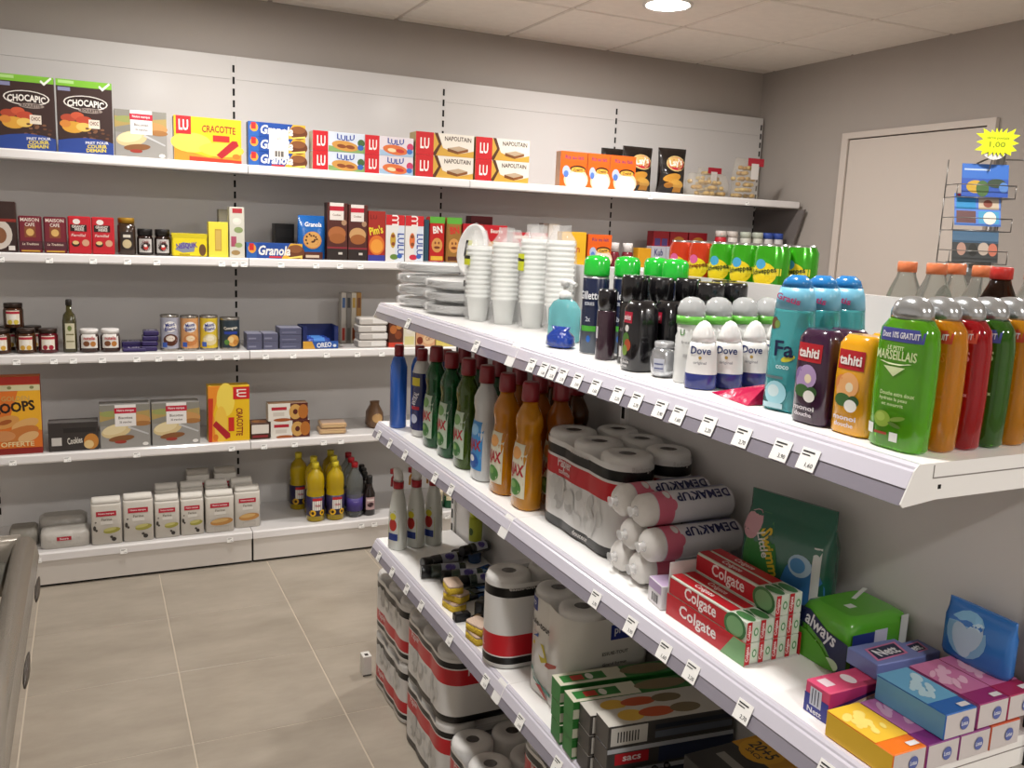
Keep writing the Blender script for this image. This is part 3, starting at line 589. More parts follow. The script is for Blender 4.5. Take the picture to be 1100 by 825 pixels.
bs('tea_box', 'small grey and white box behind the yellow one', 'food box', 2, 1.452, 1.545, .205, .05, '#a79f96', yf=-.26, art={'F': [('r', .35, .3, 1, 1, '#e9e4de')]}, faces={'R': '#e9e4de'})
bs('food_box', 'plain yellow carton beside the lone orange box', 'food box', 2, 1.515, 1.655, .168, .05, '#e8b428', art={'F': [('t', 'Flan', .5, .5, .2, '#b83a20', bold(.5))]})
bs('dessert_mix_box', 'orange dessert mix box alone on the second shelf', 'food box', 2, 1.666, 1.805, .160, .05, '#e9661c', art={'F': oran})
for k, x in enumerate((1.842, 1.925)):
    jar('sauce_jar', ('small jar with white lid next to the lone orange box', 'small jar with white lid and dark band')[k], 'jar', x, -.31, on(2), .029, .122, M('#7a2430', .25), M('#efe9e6', .4), None, .045, group='small white-lidded jars')
bs('food_box', 'yellow gift-shaped carton with sloping top', 'food box', 2, 1.97, 2.05, .10, .05, '#e0a020')
for k, x0 in enumerate((2.052, 2.146)):
    bs('stock_cube_box', ('grey-blue box with dark lettering beside the sloping yellow carton', 'grey-blue box with dark lettering beside the red cans')[k], 'food box', 2, x0, x0+.09, .112, .05, '#b9b9c4', art={'F': [('r', 0, 0, 1, .3, '#d8a03a'), ('t', 'Kub', .5, .72, .3, '#2a2a6a', bold(.6))]}, group='grey-blue food boxes')
for k, (x0, x1) in enumerate(((2.142, 2.245), (2.252, 2.368), (2.377, 2.50))):
    bs('stock_box', ('red box with blue corner behind the red drink cans', 'red box with golden nuggets behind the red drink cans', 'red box with golden nuggets under the white and red tubs')[k], 'food box', 2, x0, x1, .192, .06, '#b32430', yf=-.22, art={'F': [('e', .5, .72, .34, .15, '#d9963a'), ('e', .4, .6, .2, .1, '#e3b04c')] if k else [('r', .1, .6, .45, .8, '#5a4a8a'), ('r', .55, .6, .9, .8, '#5a4a8a')]}, group='red food boxes')
for k, x in enumerate((2.53, 2.607, 2.70, 2.845-.06, 2.847+.01, 2.93)):
    top = M(('#d9cfc8', '#d9cfc8', '#c9d0c0', '#c9d0c0', '#3a57b0', '#3a57b0')[k], .4); bd = M(('#c02a35', '#e4dcd6', '#dcdcd0', '#dcdcd0', '#e2dede', '#e2dede')[k], .35); rd = M('#c02a35', .35)
    bottle('spice_tub', ('red spice tub at the start of the tub row', 'white spice tub with red band beside the red one', 'first pale green lidded spice tub with red band', 'second pale green lidded spice tub with red band', 'first blue lidded spice tub with red band', 'last spice tub with blue lid near the corner')[k], 'spice tub', x, -.30, on(2),
           [('tub', [(0, .031, .031), (.10, .032, .032), (.135, .032, .032), (.165, .032, .032), (.175, .029, .029)], [bd, rd, bd, bd], 2., 20), ('lid', [(.175, .031, .031), (.203, .031, .031), (.208, .028, .028)], top, 2., 20)], group='round spice tubs')
# --- third shelf
def jam(x, y, z, lab, col, lc):
    jar('jam_jar', lab, 'jam jar', x, y, z, .036, .096, M(col, .12, coat=.4), M('#3a2a22', .3, .3), [(.012, .07, [('r', .18, .05, .82, .98, '#efe6d4'), ('r', .18, .75, .82, .92, '#b8243a'), ('e', .35, .2, .12, .16, lc), ('e', .65, .2, .12, .16, lc), ('r', .34, .4, .66, .68, '#f7f2e8')])], .016, group='jam jars')
jam(-.936, -.30, on(3), 'jam jar with orange label at the end of the third shelf', '#4a2a18', '#d9a83a')
jam(-.848, -.30, on(3), 'jam jar with orange fruit label under the stacked jar', '#4a2a18', '#d9a83a')
jam(-.77, -.30, on(3), 'jam jar with dark red berry label beside the oil bottle', '#5a141c', '#a81c34')
jam(-.89, -.262, on(3)+.0975, 'jam jar stacked on top of two others', '#4a2a18', '#d9c24a')
jam(-.83, -.20, on(3), 'jam jar in the second row behind the others', '#3a2418', '#d9a83a')
jam(-.915, -.20, on(3), 'jam jar in the second row near the shelf end', '#3a2418', '#d9a83a')
bottle('oil_bottle', 'slim square olive oil bottle with dark neck', 'oil bottle', -.692, -.30, on(3),
       [('bottle', [(0, .024, .024), (.004, .026, .026), (.125, .026, .026), (.15, .022, .022), (.165, .011, .011), (.19, .010, .010)], M('#3d3818', .1, coat=.6), 4., 20), ('cap', [(.188, .012, .012), (.208, .012, .012), (.212, .010, .010)], M('#2a2420', .35), 2., 16)],
       art=[(.01, .12, [('r', .2, .05, .85, .98, '#cfc8ac'), ('r', .25, .55, .8, .6, '#7d7852'), ('r', .25, .3, .8, .34, '#7d7852'), ('e', .5, .8, .15, .1, '#6a7a3a')])])
for k, x in enumerate((-.622, -.544)):
    jar('spread_jar', ('hazelnut spread jar with white lid beside the oil bottle', 'hazelnut spread jar with white lid beside the purple chocolate')[k], 'spread jar', x, -.30, on(3), .037, .093, M('#3a2018', .15, coat=.4), M('#f0ece8', .4),
        [(.018, .074, [('r', .1, .0, .9, 1, '#e4e0da'), ('t', 'nutella', .5, .72, .24, '#c2202c', bold(.56)), ('e', .35, .32, .16, .2, '#7a4a2a'), ('e', .68, .30, .14, .2, '#b87a3a')])], .018, group='hazelnut spread jars', sq=2.6)
def bar(x0, x1, yf, up, lab, h=.014, col='#33275c', rz=0.):
    bs('chocolate_bar', lab, 'chocolate bar', 3, x0, x1, h, .08, col, yf=yf, up=up, rough=.25, bevel=.004, rz=rz, group='purple chocolate bars', art={'T': [('t', 'Lait', .5, .5, .3, '#d9d4e6', bold(.5))]})
bar(-.50, -.41, -.342, 0, 'purple chocolate bar lying lowest at the shelf edge')
bar(-.50, -.405, -.25, 0, 'purple chocolate bar lying behind the lowest one', .03)
for k in range(4): bar(-.43+.004*k, -.337+.003*k-.03, -.33+.006*k, .0205*k+(.0148 if k == 0 else .0148)-.0148+.0002*k, '%s chocolate bar of the purple stack beside the tins' % ('bottom', 'second', 'third', 'topmost')[k], .020)
def tin(x, lab, top, bands, h, txt, r=.0375):
    me = M('#b9b4ac', .25, .9)
    bottle('food_tin', lab, 'tin', x, -.30, on(3), [('tin', [(0, r*.97, r*.97), (.004, r, r), (.010, r*.985, r*.985), (h-.010, r*.985, r*.985), (h-.004, r, r), (h, r, r), (h-.0005, r*.94, r*.94), (h-.004, r*.93, r*.93)], [me, me, M(top, .35), me, me, me, me], 2., 28)],
           art=[(.011, h-.012, bands)], group='tall printed food tins')
mbA = lambda c1, c2: [('e', .5, .72, .34, .18, '#f0ece8'), ('t', 'Mont', .5, .79, .12, '#2c3c8c', bold(.5, 10)), ('t', 'Blanc', .5, .66, .12, '#2c3c8c', bold(.56, 10)), ('e', .52, .28, .38, .20, c1), ('e', .5, .33, .24, .10, c2), ('r', .1, .04, .32, .2, '#3f62b8')]
tin(-.315, 'grey-blue dessert tin with chocolate cream next to the purple bars', '#a9aab8', mbA('#5a3020', '#e9ddd0'), .15, '')
tin(-.236, 'brown-orange dessert tin second in the tin row', '#d9a06a', mbA('#c9824a', '#efd9b4'), .147, '')
tin(-.158, 'yellow dessert tin third in the tin row', '#e0c23a', mbA('#e9d9a4', '#f4ecd0'), .147, '')
tin(-.072, 'dark vegetable tin with beans, last in the tin row', '#2c3a44', [('t', 'Cassegrain', .5, .72, .10, '#efe7d8', bold(.66, 4)), ('r', .18, .50, .82, .60, '#27409a'), ('e', .62, .26, .3, .22, '#e0a85a'), ('e', .5, .3, .14, .12, '#f0cf8a'), ('e', .72, .2, .12, .1, '#c9863a'), ('e', .3, .2, .12, .1, '#5c8a3a')], .138, '', .042)
for c in range(2):
    for k in range(2):
        bs('fish_tin', 'grey-blue flat tin box, %s in the %s pile beside the tins' % (('lower', 'upper')[k], ('first', 'second')[c]), 'tin box', 3, -.006+c*.068, .058+c*.068, .035, .10, '#5f6078', up=k*.0356, faces={'T': '#8d8ea2'}, art={'F': [('r', .1, .3, .6, .5, '#8a8ba2')]}, group='grey-blue flat tin boxes')
for k in range(3):
    bs('fish_tin', 'grey-blue flat tin box, %s of the pile of three beside the blue display tray' % ('bottom', 'middle', 'top')[k], 'tin box', 3, .134, .229, .031, .11, '#5a5c76', up=k*.0316, faces={'T': '#8d8ea2'}, art={'F': [('r', .1, .3, .75, .45, '#7d7f98')]}, group='grey-blue flat tin boxes')
# blue display tray with biscuit rolls
r = empty('display_tray', (.313, -.29, on(3))); tag(r, 'dark blue cardboard display tray with white lettering and biscuit packs inside', 'display tray')
bl = M('#1c2a63', .4)
t = MB().box(-.079, .079, -.06, .06, 0, .003, bl).box(-.079, .079, -.06, -.058, .003, .034, M('#2a5cae', .4)).box(-.079, .079, .058, .06, .003, .10, bl).box(.077, .079, -.058, .058, .003, .10, bl).box(-.079, -.077, -.058, .058, .003, .10, bl)
t.box(.062, .079, -.06, -.058, .034, .10, bl).box(-.079, -.062, -.06, -.058, .034, .10, bl); t.build('tray', r)
pr = Print(); fm = (lambda u, v, o: (-.079+u*.158, -.06-o, v*.034)); pr.put(fm, .158, .034, [('p', [(0, 0), (.35, 0), (.25, 1), (0, 1)], '#d9a43c'), ('t', 'OREO', .60, .5, .6, '#f4f4f6', bold(.42, 4, b=.03)), ('e', .9, .4, .05, .2, '#dfe8f2')]); pr.build(r)
for k in range(3):
    q = MB().loft([(-.055, .018, .018), (-.05, .021, .021), (.05, .021, .021), (.055, .018, .018)], M('#3350a8', .25), 2., 16).build('biscuit_roll', None, (.313-.008+.0*k, -.318+.044*k, on(3)+.052)); q.rotation_euler = (0, math.pi/2, 0)
    MB().loft([(-.02, .0214, .0214), (.03, .0214, .0214)], M('#4f86d0', .3), 2., 16, caps=False).build('wrapper_band', q)
    q.location.z = on(3)+.0245+.001; tag(q, 'blue biscuit roll, %s in the blue display tray' % ('front', 'middle', 'rear')[k], 'biscuit roll', 'biscuit rolls in the blue tray')
for k in range(4):
    bs('pasta_box', 'tall slim box, %s of the row behind the white bars' % ('first', 'second', 'third', 'fourth')[k], 'food box', 3, .452+k*.0245, .475+k*.0245, .238, .05, ('#c9c2b8', '#8f8a84', '#d8d0c0', '#b88a4a')[k], yf=-.17, art={'F': [('r', .2, .05, .8, .3, ('#b83a2a', '#6a6a60', '#a0522c', '#d9a04a')[k]), ('r', .2, .7, .8, .9, ('#4a6a9a', '#3a3a3a', '#c9a34a', '#7a4a2a')[k])]}, group='tall slim boxes behind the white bars')
for k in range(4):
    bs('candy_pack', 'silver-white candy pack, %s in the pile of four' % ('lowest', 'second', 'third', 'topmost')[k], 'candy pack', 3, .488+.005*(k % 2), .622+.006*(k % 2), .033, .09, '#cfcac4', up=k*.0345, bevel=.006, rough=.3, faces={'L': '#8f8a88'}, art={'F': [('r', .45, .25, .95, .8, '#efece8')]}, group='silver-white candy packs')
for k, (x0, x1, h, c, a) in enumerate(((.632, .70, .10, '#5a2a1a', [('e', .3, .6, .25, .2, '#b86a34'), ('e', .65, .35, .25, .2, '#8a4422'), ('e', .7, .75, .2, .15, '#c98a4a')]), (.702, .76, .11, '#e9e2cc', [('r', .1, .1, .9, .45, '#e4dc9a'), ('e', .5, .72, .3, .16, '#efe9dc')]), (.764, .86, .115, '#d8a47c', [('r', .1, .55, .55, .95, '#d2382a'), ('t', 'III', .32, .75, .25, '#f6e9dc', bold()), ('e', .2, .25, .16, .16, '#7a2c14'), ('e', .65, .3, .3, .2, '#e6c49a'), ('t', 'Carre', .7, .35, .16, '#9a5a4a', bold(.4, 12))]), (.865, .99, .10, '#e3cf72', [('p', [(.1, .2), (.9, .4), (.8, .75), (.2, .7)], '#e0d040'), ('e', .7, .25, .2, .12, '#f0ead0')]))):
    bs('snack_box', ('brown patterned snack box beside the white candy packs', 'cream snack box between brown and peach boxes', 'peach snack box with red square behind the cleaning bottles', 'yellow snack box seen through the gap under the plate shelf')[k], 'snack box', 3, x0, x1, h, .07, c, art={'F': a}, up=.0 if k else .022)
bs('snack_box', 'flat red snack box under the brown patterned one', 'snack box', 3, .632, .70, .0215, .08, '#d6442e')
# --- fourth shelf
loops = [('r', 0, .90, 1, 1, '#b83224'), ('r', 0, .82, 1, .895, '#d9d2a8'), ('e', .45, .86, .04, .02, '#8a8a5a'), ('e', .85, .86, .04, .02, '#8a8a5a'), ('p', [(.4, .4), (1, .3), (1, .82), (.6, .82)], '#f0b22a'), ('t', 'GOLDEN', .55, .72, .06, '#c9a15c', bold(.5)), ('t', 'LOOPS', .52, .61, .12, '#2a1a12', bold(.74, 6, b=.04)),
         ('e', .35, .42, .26, .08, '#d99a52', 15), ('e', .35, .42, .12, .03, '#a85a28', 15), ('e', .70, .38, .26, .07, '#e0ac6a', 20), ('e', .6, .26, .36, .09, '#c97a3a', 18), ('e', .3, .24, .22, .07, '#d4915a'), ('e', .75, .22, .2, .06, '#e3b47a', 20), ('r', 0, 0, 1, .08, '#8f2420'), ('t', 'OFFERTE', .55, .13, .06, '#f0d9a0', bold(.6))]
bs('cereal_box', 'big orange cereal box with black lettering on the fourth shelf', 'cereal box', 4, -1.0, -.806, .312, .065, '#e0762a', art={'F': loops}, faces={'R': '#a8301f'})
bs('biscuit_box', 'long low dark biscuit box beside the orange cereal', 'biscuit box', 4, -.785, -.602, .118, .08, '#3a3432', faces={'T': '#6b6764', 'L': '#57524f'}, art={'F': [('r', .06, .2, .26, .48, '#cfcac4'), ('t', 'Cookies', .52, .36, .22, '#e3ddd2', bold(.3, 6)), ('e', .85, .3, .15, .28, '#c9863a'), ('e', .80, .2, .1, .15, '#e6c68a'), ('r', .3, .64, .95, .8, '#2a2624')]})
cooky = [('r', 0, .0, .55, 1, '#ebe6dc'), ('r', .55, 0, 1, 1, '#5a2018'), ('r', .08, .62, .46, .80, '#b82436'), ('r', .12, .28, .40, .50, '#d8d0c4'), ('e', .68, .50, .16, .44, '#d3a45a'), ('e', .68, .5, .06, .16, '#5a2018'), ('e', .88, .5, .13, .42, '#b8702c'), ('e', .35, .06, .22, .10, '#a85a2c')]
bs('cookie_box', 'small brown cookie box beside the upright yellow cracker box', 'cookie box', 4, .006, .088, .072, .09, '#4a2c20', faces={'T': '#5a3a2c'}, art={'F': [('r', .05, .36, .95, .92, '#e9e2d8'), ('r', .1, .12, .9, .26, '#8f2a30')], 'T': [('e', .4, .5, .3, .3, '#a8703c'), ('e', .7, .4, .2, .3, '#8a5530')]})
bs('cookie_box', 'lower white and brown cookie box of the pair on the fourth shelf', 'cookie box', 4, .093, .266, .0775, .06, '#ebe6dc', faces={'T': '#e4ded2'}, art={'F': cooky}, group='white and brown cookie boxes')
bs('cookie_box', 'upper white and brown cookie box of the pair on the fourth shelf', 'cookie box', 4, .082, .257, .079, .06, '#ebe6dc', up=.078, faces={'T': '#8d6a4c', 'L': '#d8d0c2'}, art={'F': cooky}, group='white and brown cookie boxes')
for k in range(2):
    bs('wafer_pack', ('lower', 'upper')[k]+' pale brown wafer pack lying on the fourth shelf', 'wafer pack', 4, .318+.006*k, .440+.003*k, .026, .10, '#c9a57c', up=k*.0266, yf=-.335, bevel=.006, rough=.3, rz=-.08, faces={'T': '#b39a88'}, art={'F': [('r', .1, .3, .9, .6, '#e0bf8c')]}, group='pale brown wafer packs')
bottle('bread_roll_bag', 'brown rounded bakery bag partly behind the blue cleaner bottles', 'bakery bag', .605, -.22, on(4), [('bag', [(0, .03, .05), (.01, .042, .06), (.07, .04, .055), (.11, .02, .03), (.125, .024, .012)], M('#7a5a40', .3, bump=.5, bscale=30.), 2.2, 18)], art=[(.01, .1, [('e', .5, .45, .3, .25, '#c9a06a')])])
# --- base shelf
pk = lambda: [('r', .0, .0, 1, 1, '#d6d0c6'), ('r', .16, .70, .82, .82, '#c0233a'), ('t', 'Notre marque', .49, .76, .04, '#f7eeee', bold(.52)), ('t', 'Farine', .5, .62, .06, '#8d8478', bold(.35)), ('r', .3, .5, .7, .58, '#e8e4dc'), ('e', .66, .34, .28, .07, '#a5a04a', 8), ('e', .60, .37, .22, .04, '#c9c27a', 8), ('e', .1, .42, .05, .06, '#4a443e'), ('e', .16, .36, .04, .03, '#4a443e'), ('e', .72, .12, .08, .05, '#3a3532'), ('e', .64, .18, .05, .03, '#4a443e'), ('e', .14, .56, .03, .02, '#6a645c')]
def flour(x0, x1, y, h, lab, brown=0, sh=5, rz=0.):
    w = x1-x0; d = .08
    r = empty('flour_bag', ((x0+x1)/2, y+d/2, on(sh)), rz); tag(r, lab, 'flour bag', 'white paper flour bags on the base shelf')
    pm = M('#d8d2c8', .6, bump=.15, bscale=25.)
    MB().loft([(0, w*.48, d*.46), (.004, w/2, d/2), (h-.03, w/2, d/2), (h-.022, w*.495, d*.46)], pm, 9., 24).build('bag', r)
    MB().loft([(h-.022, w*.49, d*.44), (h-.006, w*.47, d*.22), (h, w*.46, d*.12)], M('#e4dfd6', .6, bump=.2, bscale=25.), 7., 24).build('folded_top', r)
    if brown:
        its = pk()[1:5]+[('e', .55, .30, .40, .10, '#c08a4a', 5), ('e', .5, .33, .3, .05, '#d8b070', 5), ('r', .3, .04, .8, .16, '#bfb8ae')]
    else: its = pk()[1:]
    fm, a, b = boxmap(w, d*1.02, h-.02, 'F'); pr = Print().put(fm, a, b, its); pr.build(r)
flour(-.642, -.526, -.378, .195, 'first flour bag, beside the low wrapped pack')
flour(-.521, -.403, -.378, .200, 'second flour bag with olive picture and red band')
flour(-.398, -.298, -.372, .182, 'third flour bag, narrower, with red band')
flour(-.294, -.199, -.370, .182, 'fourth flour bag, narrower, with olive picture')
flour(-.192, -.072, -.372, .183, 'fifth flour bag with brown wheat picture', 1)
flour(-.066, .045, -.345, .186, 'sixth flour bag with brown wheat picture at the bay joint', 1)
for k, x in enumerate((-.39, -.285, -.18, -.07)):
    flour(x, x+.098, -.262, .20, '%s flour bag of the rear row' % ('first', 'second', 'third', 'fourth')[k])
for k, x in enumerate((-.25, -.13)):
    flour(x, x+.10, -.165, .23, '%s flour bag of the hindmost row' % ('first', 'second')[k])
# low wrapped packs at the end of the base shelf
r = empty('sugar_pack', (-.74, -.31, on(5))); tag(r, 'low silver-white wrapped sugar pack with small red label', 'sugar pack')
MB().loft([(0, .088, .058), (.004, .092, .06), (.055, .092, .06), (.066, .086, .052), (.07, .07, .035)], M('#c9c4bc', .3, bump=.5, bscale=30.), 6., 24).build('wrapped_block', r)
pr = Print(); fm, a, b = boxmap(.184, .122, .06, 'F'); pr.put(fm, a, b, [('r', .33, .55, .62, .82, '#bd2338'), ('t', 'Sucre', .475, .68, .14, '#f6ecec', bold(.18))]); pr.build(r)
r = empty('sugar_pack', (-.75, -.18, on(5))); tag(r, 'silver-white wrapped pack behind the low sugar pack', 'sugar pack')
MB().loft([(0, .088, .05), (.004, .092, .055), (.075, .092, .055), (.09, .075, .035)], M('#b9b4ac', .3, bump=.5, bscale=30.), 6., 24).build('wrapped_block', r)
r = empty('sugar_pack', (-.895, -.25, on(5))); tag(r, 'dim wrapped pack half hidden by the display counter', 'sugar pack')
MB().loft([(0, .05, .05), (.004, .052, .055), (.06, .052, .055), (.075, .045, .035)], M('#8f8a80', .35, bump=.5, bscale=30.), 6., 24).build('wrapped_block', r)
# cooking oil and other bottles
def oil(x, y, lab, h=.275):
    ym = M('#e6c51a', .08, trans=.45, ior=1.3, coat=.5); cap = M('#f0dc3a', .35)
    bottle('cooking_oil_bottle', lab, 'oil bottle', x, y, on(5), [('bottle', [(0, .036, .036), (.005, .041, .041), (.135, .041, .041), (.15, .038, .038), (.16, .041, .041), (.20, .040, .040), (.222, .034, .034), (.242, .016, .016), (.25, .0145, .0145)], ym, 2.2, 28),
           ('cap', [(.248, .0165, .0165), (h-.003, .0165, .0165), (h, .014, .014)], cap, 2., 18), ('label', [(.028, .0415, .0415), (.120, .0415, .0415)], M('#2a2348', .4), 2.2, 28)],
           art=[(.028, .120, [('r', .24, .30, .80, .92, '#f1ece4'), ('r', .24, .78, .80, .92, '#c2202c'), ('t', 'Huile', .52, .55, .12, '#b83040', bold(.3)), ('e', .25, .16, .17, .16, '#f0b91e'), ('e', .25, .16, .08, .08, '#3a2412'), ('e', .78, .16, .15, .15, '#f0b91e'), ('e', .78, .16, .07, .07, '#3a2412')])], group='yellow cooking oil bottles')
oil(.296, -.33, 'front yellow cooking oil bottle farther from the dark bottles'); oil(.387, -.335, 'front yellow cooking oil bottle nearer the clear bottle')
oil(.405, -.235, 'yellow cooking oil bottle in the second row'); oil(.415, -.13, 'yellow cooking oil bottle in the hindmost row'); oil(.26, -.13, 'yellow cooking oil bottle alone at the back'); oil(.312, -.222, 'yellow cooking oil bottle beside the one at the back')
for k, (x, y) in enumerate(((.482, -.325), (.488, -.238), (.499, -.145))):
    cl = M('#cfd4d2', .05, trans=.85, ior=1.25, coat=.4)
    bottle('water_bottle', ('clear plastic bottle with purple label and red cap in front', 'clear plastic bottle second in line behind the front one', 'clear plastic bottle at the back of its line')[k], 'bottle', x, y, on(5),
           [('bottle', [(0, .032, .032), (.006, .039, .039)]+[(.02+.014*i, .039-.003*(i % 2), .039-.003*(i % 2)) for i in range(9)]+[(.16, .039, .039), (.19, .036, .036), (.225, .015, .015), (.238, .013, .013)], cl, 2., 24),
            ('cap', [(.236, .0155, .0155), (.258, .0155, .0155), (.261, .013, .013)], M('#c02230', .35), 2., 16), ('label', [(.03, .0397, .0397), (.092, .0397, .0397)], M('#4a3c86', .4), 2., 24)],
           art=[(.03, .092, [('r', .35, .1, .65, .55, '#d8d4e0'), ('r', .3, .65, .75, .8, '#d8d4e0')])], group='clear bottles with red caps')
for k, (x, y) in enumerate(((.552, -.33), (.548, -.262), (.562, -.195), (.571, -.13))):
    bottle('sauce_bottle', ('dark sauce bottle with pale label in front', 'dark sauce bottle second in line', 'dark sauce bottle third in line', 'dark sauce bottle at the back of its line')[k], 'sauce bottle', x, y, on(5),
           [('bottle', [(0, .024, .024), (.004, .028, .028), (.105, .028, .028), (.135, .016, .016), (.155, .0125, .0125)], M('#1c100e', .08, coat=.6), 2.2, 20), ('cap', [(.154, .0145, .0145), (.186, .0145, .0145), (.19, .012, .012)], M('#161414', .35), 2., 16)],
           art=[(.03, .09, [('r', .12, .0, .88, 1, '#c9a8a8'), ('e', .5, .4, .3, .2, '#3a2028'), ('r', .2, .7, .8, .85, '#efe4e0')])], group='dark sauce bottles')
for k, x in enumerate((.893, .956)):
    jar('mustard_jar', ('cream jar with green base behind the spray bottles', 'cream jar with green base at the end of the base shelf')[k], 'jar', x, -.34, on(5), .03, .092, M('#1f5a3a', .3), M('#efe2c4', .4), [(.04, .075, [('r', .05, 0, .95, 1, '#e9dcb8')])], .03, group='cream and green jars', taper=.06)
# ================================================================ goods on the gondola, top shelf
T1, T2, T3 = 1.2706, .8946, .5076
A = FACE_AISLE
def place(o, x, y, z, m): o.matrix_world = Matrix.Translation((x, y, z)) @ m
RX = lambda d: Matrix.Rotation(math.radians(d), 4, 'X'); RY = lambda d: Matrix.Rotation(math.radians(d), 4, 'Y'); RZ = lambda d: Matrix.Rotation(math.radians(d), 4, 'Z')
# wrapped paper plates
plm = M('#f6f6f4', .45, k=1.); wrapm = film('#ffffff', .30, .05, 1., 60.)
def plate_pack(x, y, z, r, h, lab, mtx=None, lbl=False):
    e = empty('paper_plate_pack', (x, y, z)); tag(e, lab, 'plate pack', 'wrapped packs of white paper plates')
    n = 5
    for k in range(n):
        b = .0015+k*(h-.014)/n
        MB().loft([(b, r*.62, r*.62), (b+.001, r*.66, r*.66), (b+.009, r*.92, r*.92), (b+.0105, r*.985, r*.985), (b+.0095, r*.985, r*.985), (b+.0075, r*.91, r*.91), (b+.0012, r*.64, r*.64)], plm, 2., 36).build('plate', e)
    w = MB(); g = random.Random(int(abs(y)*1000+z*77)); seg = 36; rings = []
    for (zz_, rr_) in ((.0006, r*.70), (.003, r*.93), (h*.35, r*1.01), (h*.7, r*1.03), (h-.004, r*.98), (h-.001, r*.70), (h+.001, r*.25)):
        rings.append([(rr_*(1+.05*(g.random()-.4))*math.cos(2*math.pi*k/seg), rr_*(1+.05*(g.random()-.4))*math.sin(2*math.pi*k/seg), max(.0003, zz_+.004*(g.random()-.5)*(.004 < zz_ < h-.003))) for k in range(seg)])
    for a, b in zip(rings, rings[1:]): w.add(a+b, [(k, (k+1) % seg, seg+(k+1) % seg, seg+k) for k in range(seg)], wrapm)
    w.build('plastic_wrap', e)
    if lbl:
        MB().box(-.022, .022, -.016, .016, h+.0015, h+.0022, M('#d9e021', .4)).box(-.022, .022, .004, .016, h+.0022, h+.0027, M('#1c1c18', .5)).build('label', e)
    if mtx: place(e, x, y, z, mtx)
    return e
PW = ('bottom', 'second', 'third', 'top')
for k in range(4): plate_pack(.330, -1.745, T1+k*.0335, .112, .0325, '%s plate pack in the plate stack at the far end of the top shelf' % PW[k])
for k in range(3): plate_pack(.332, -1.968, T1+k*.0335, .108, .0325, '%s plate pack in the nearer plate stack beside the cups' % ('bottom', 'middle', 'top')[k])
plate_pack(.36, -1.985, T1+.1025+.074, .070, .026, 'wrapped plate pack standing on edge with yellow label', RZ(8) @ RY(-80), True)
# plastic cups in bags
cupm = M('#f8faf6', .3, trans=.15, ior=1.2, k=1.); bagm = film('#ffffff', .26, .05, .8, 40.)
def cups(x, y, h, lab, lbl=0):
    e = empty('plastic_cup_sleeve', (x, y, T1), A); tag(e, lab, 'cup sleeve', 'bagged sleeves of plastic cups')
    prof = [(0, .022, .022), (.06, .030, .030)]; z = .06
    while z < h-.02: prof += [(z+.001, .034, .034), (z+.006, .034, .034), (z+.0065, .031, .031), (z+.012, .0325, .0325)]; z += .012
    MB().loft(prof, cupm, 2., 24).build('nested_cups', e)
    g = random.Random(int(abs(y)*1000)); seg = 24; rings = []
    for (zz_, ra, rb, j) in ((.0004, .030, .030, 0), (.01, .0365, .0365, .03), (h*.25, .037, .037, .03), (h*.5, .0375, .0375, .03), (h*.75, .038, .037, .04), (h-.01, .038, .034, .08), (h+.008, .036, .014, .2), (h+.026, .040, .006, .3)):
        rings.append([(ra*(1+j*(g.random()-.35))*math.cos(2*math.pi*k/seg), rb*(1+j*(g.random()-.35))*math.sin(2*math.pi*k/seg), zz_+.10*j*.1*(g.random()-.5)) for k in range(seg)])
    bg_ = MB()
    for a, b in zip(rings, rings[1:]): bg_.add(a+b, [(k, (k+1) % seg, seg+(k+1) % seg, seg+k) for k in range(seg)], bagm)
    bg_.build('plastic_bag', e)
    if lbl:
        fm, a, b = loftmap([(0, .0385, .0385), (h, .0385, .0385)], 2.2, 0, h)
        Print(True).put(fm, a, b, [('r', .22, .62, .72, .80, '#dfe62a'), ('r', .22, .72, .72, .745, '#26261e'), ('r', .25, .74, .55, .755, '#26261e')] if lbl == 1 else [('r', .3, .70, .75, .80, '#dfe62a'), ('r', .3, .775, .75, .815, '#26261e'), ('r', .05, .42, .35, .50, '#2a2a26')]).build(e)
cups(.300, -2.148, .205, 'cup sleeve with yellow label nearest the plates', 2); cups(.335, -2.232, .215, 'tall cup sleeve in the middle of the front row'); cups(.372, -2.318, .225, 'cup sleeve with large yellow label at the end of the front row', 1)
cups(.388, -2.165, .21, 'cup sleeve of the rear row nearest the plates'); cups(.418, -2.245, .222, 'cup sleeve in the middle of the rear row'); cups(.40, -2.402, .225, 'cup sleeve next to the blue soap dispenser')
# soap dispenser
e = bottle('soap_dispenser', 'clear turquoise soap dispenser with white pump', 'soap dispenser', .322, -2.575, T1, [('bottle', [(0, .035, .022), (.004, .038, .025), (.07, .037, .025), (.086, .026, .019), (.092, .013, .013)], M('#8fdfe6', .06, trans=.6, ior=1.15, coat=.4), 3., 28),
    ('collar', [(.091, .014, .014), (.106, .014, .014), (.108, .007, .007), (.122, .005, .005)], M('#f2f2f0', .35), 2., 18), ('pump_head', [(.120, .011, .011), (.132, .012, .012), (.135, .010, .010)], M('#f2f2f0', .35), 2., 18)], rz=A+.3)
MB().tube([(0, 0, .128), (.02, -.004, .129), (.036, -.006, .125)], .0045, M('#f2f2f0', .35)).build('nozzle', e)
bottle('sponge_bag', 'small crumpled dark blue foil bag lying on the shelf edge', 'bag', .262, -2.672, T1, [('bag', [(0, .024, .016), (.006, .032, .024), (.024, .030, .022), (.036, .018, .010), (.044, .024, .004)], M('#1c3f9c', .18, bump=1., bscale=45., coat=.6), 2.3, 20)], rz=A+.5)
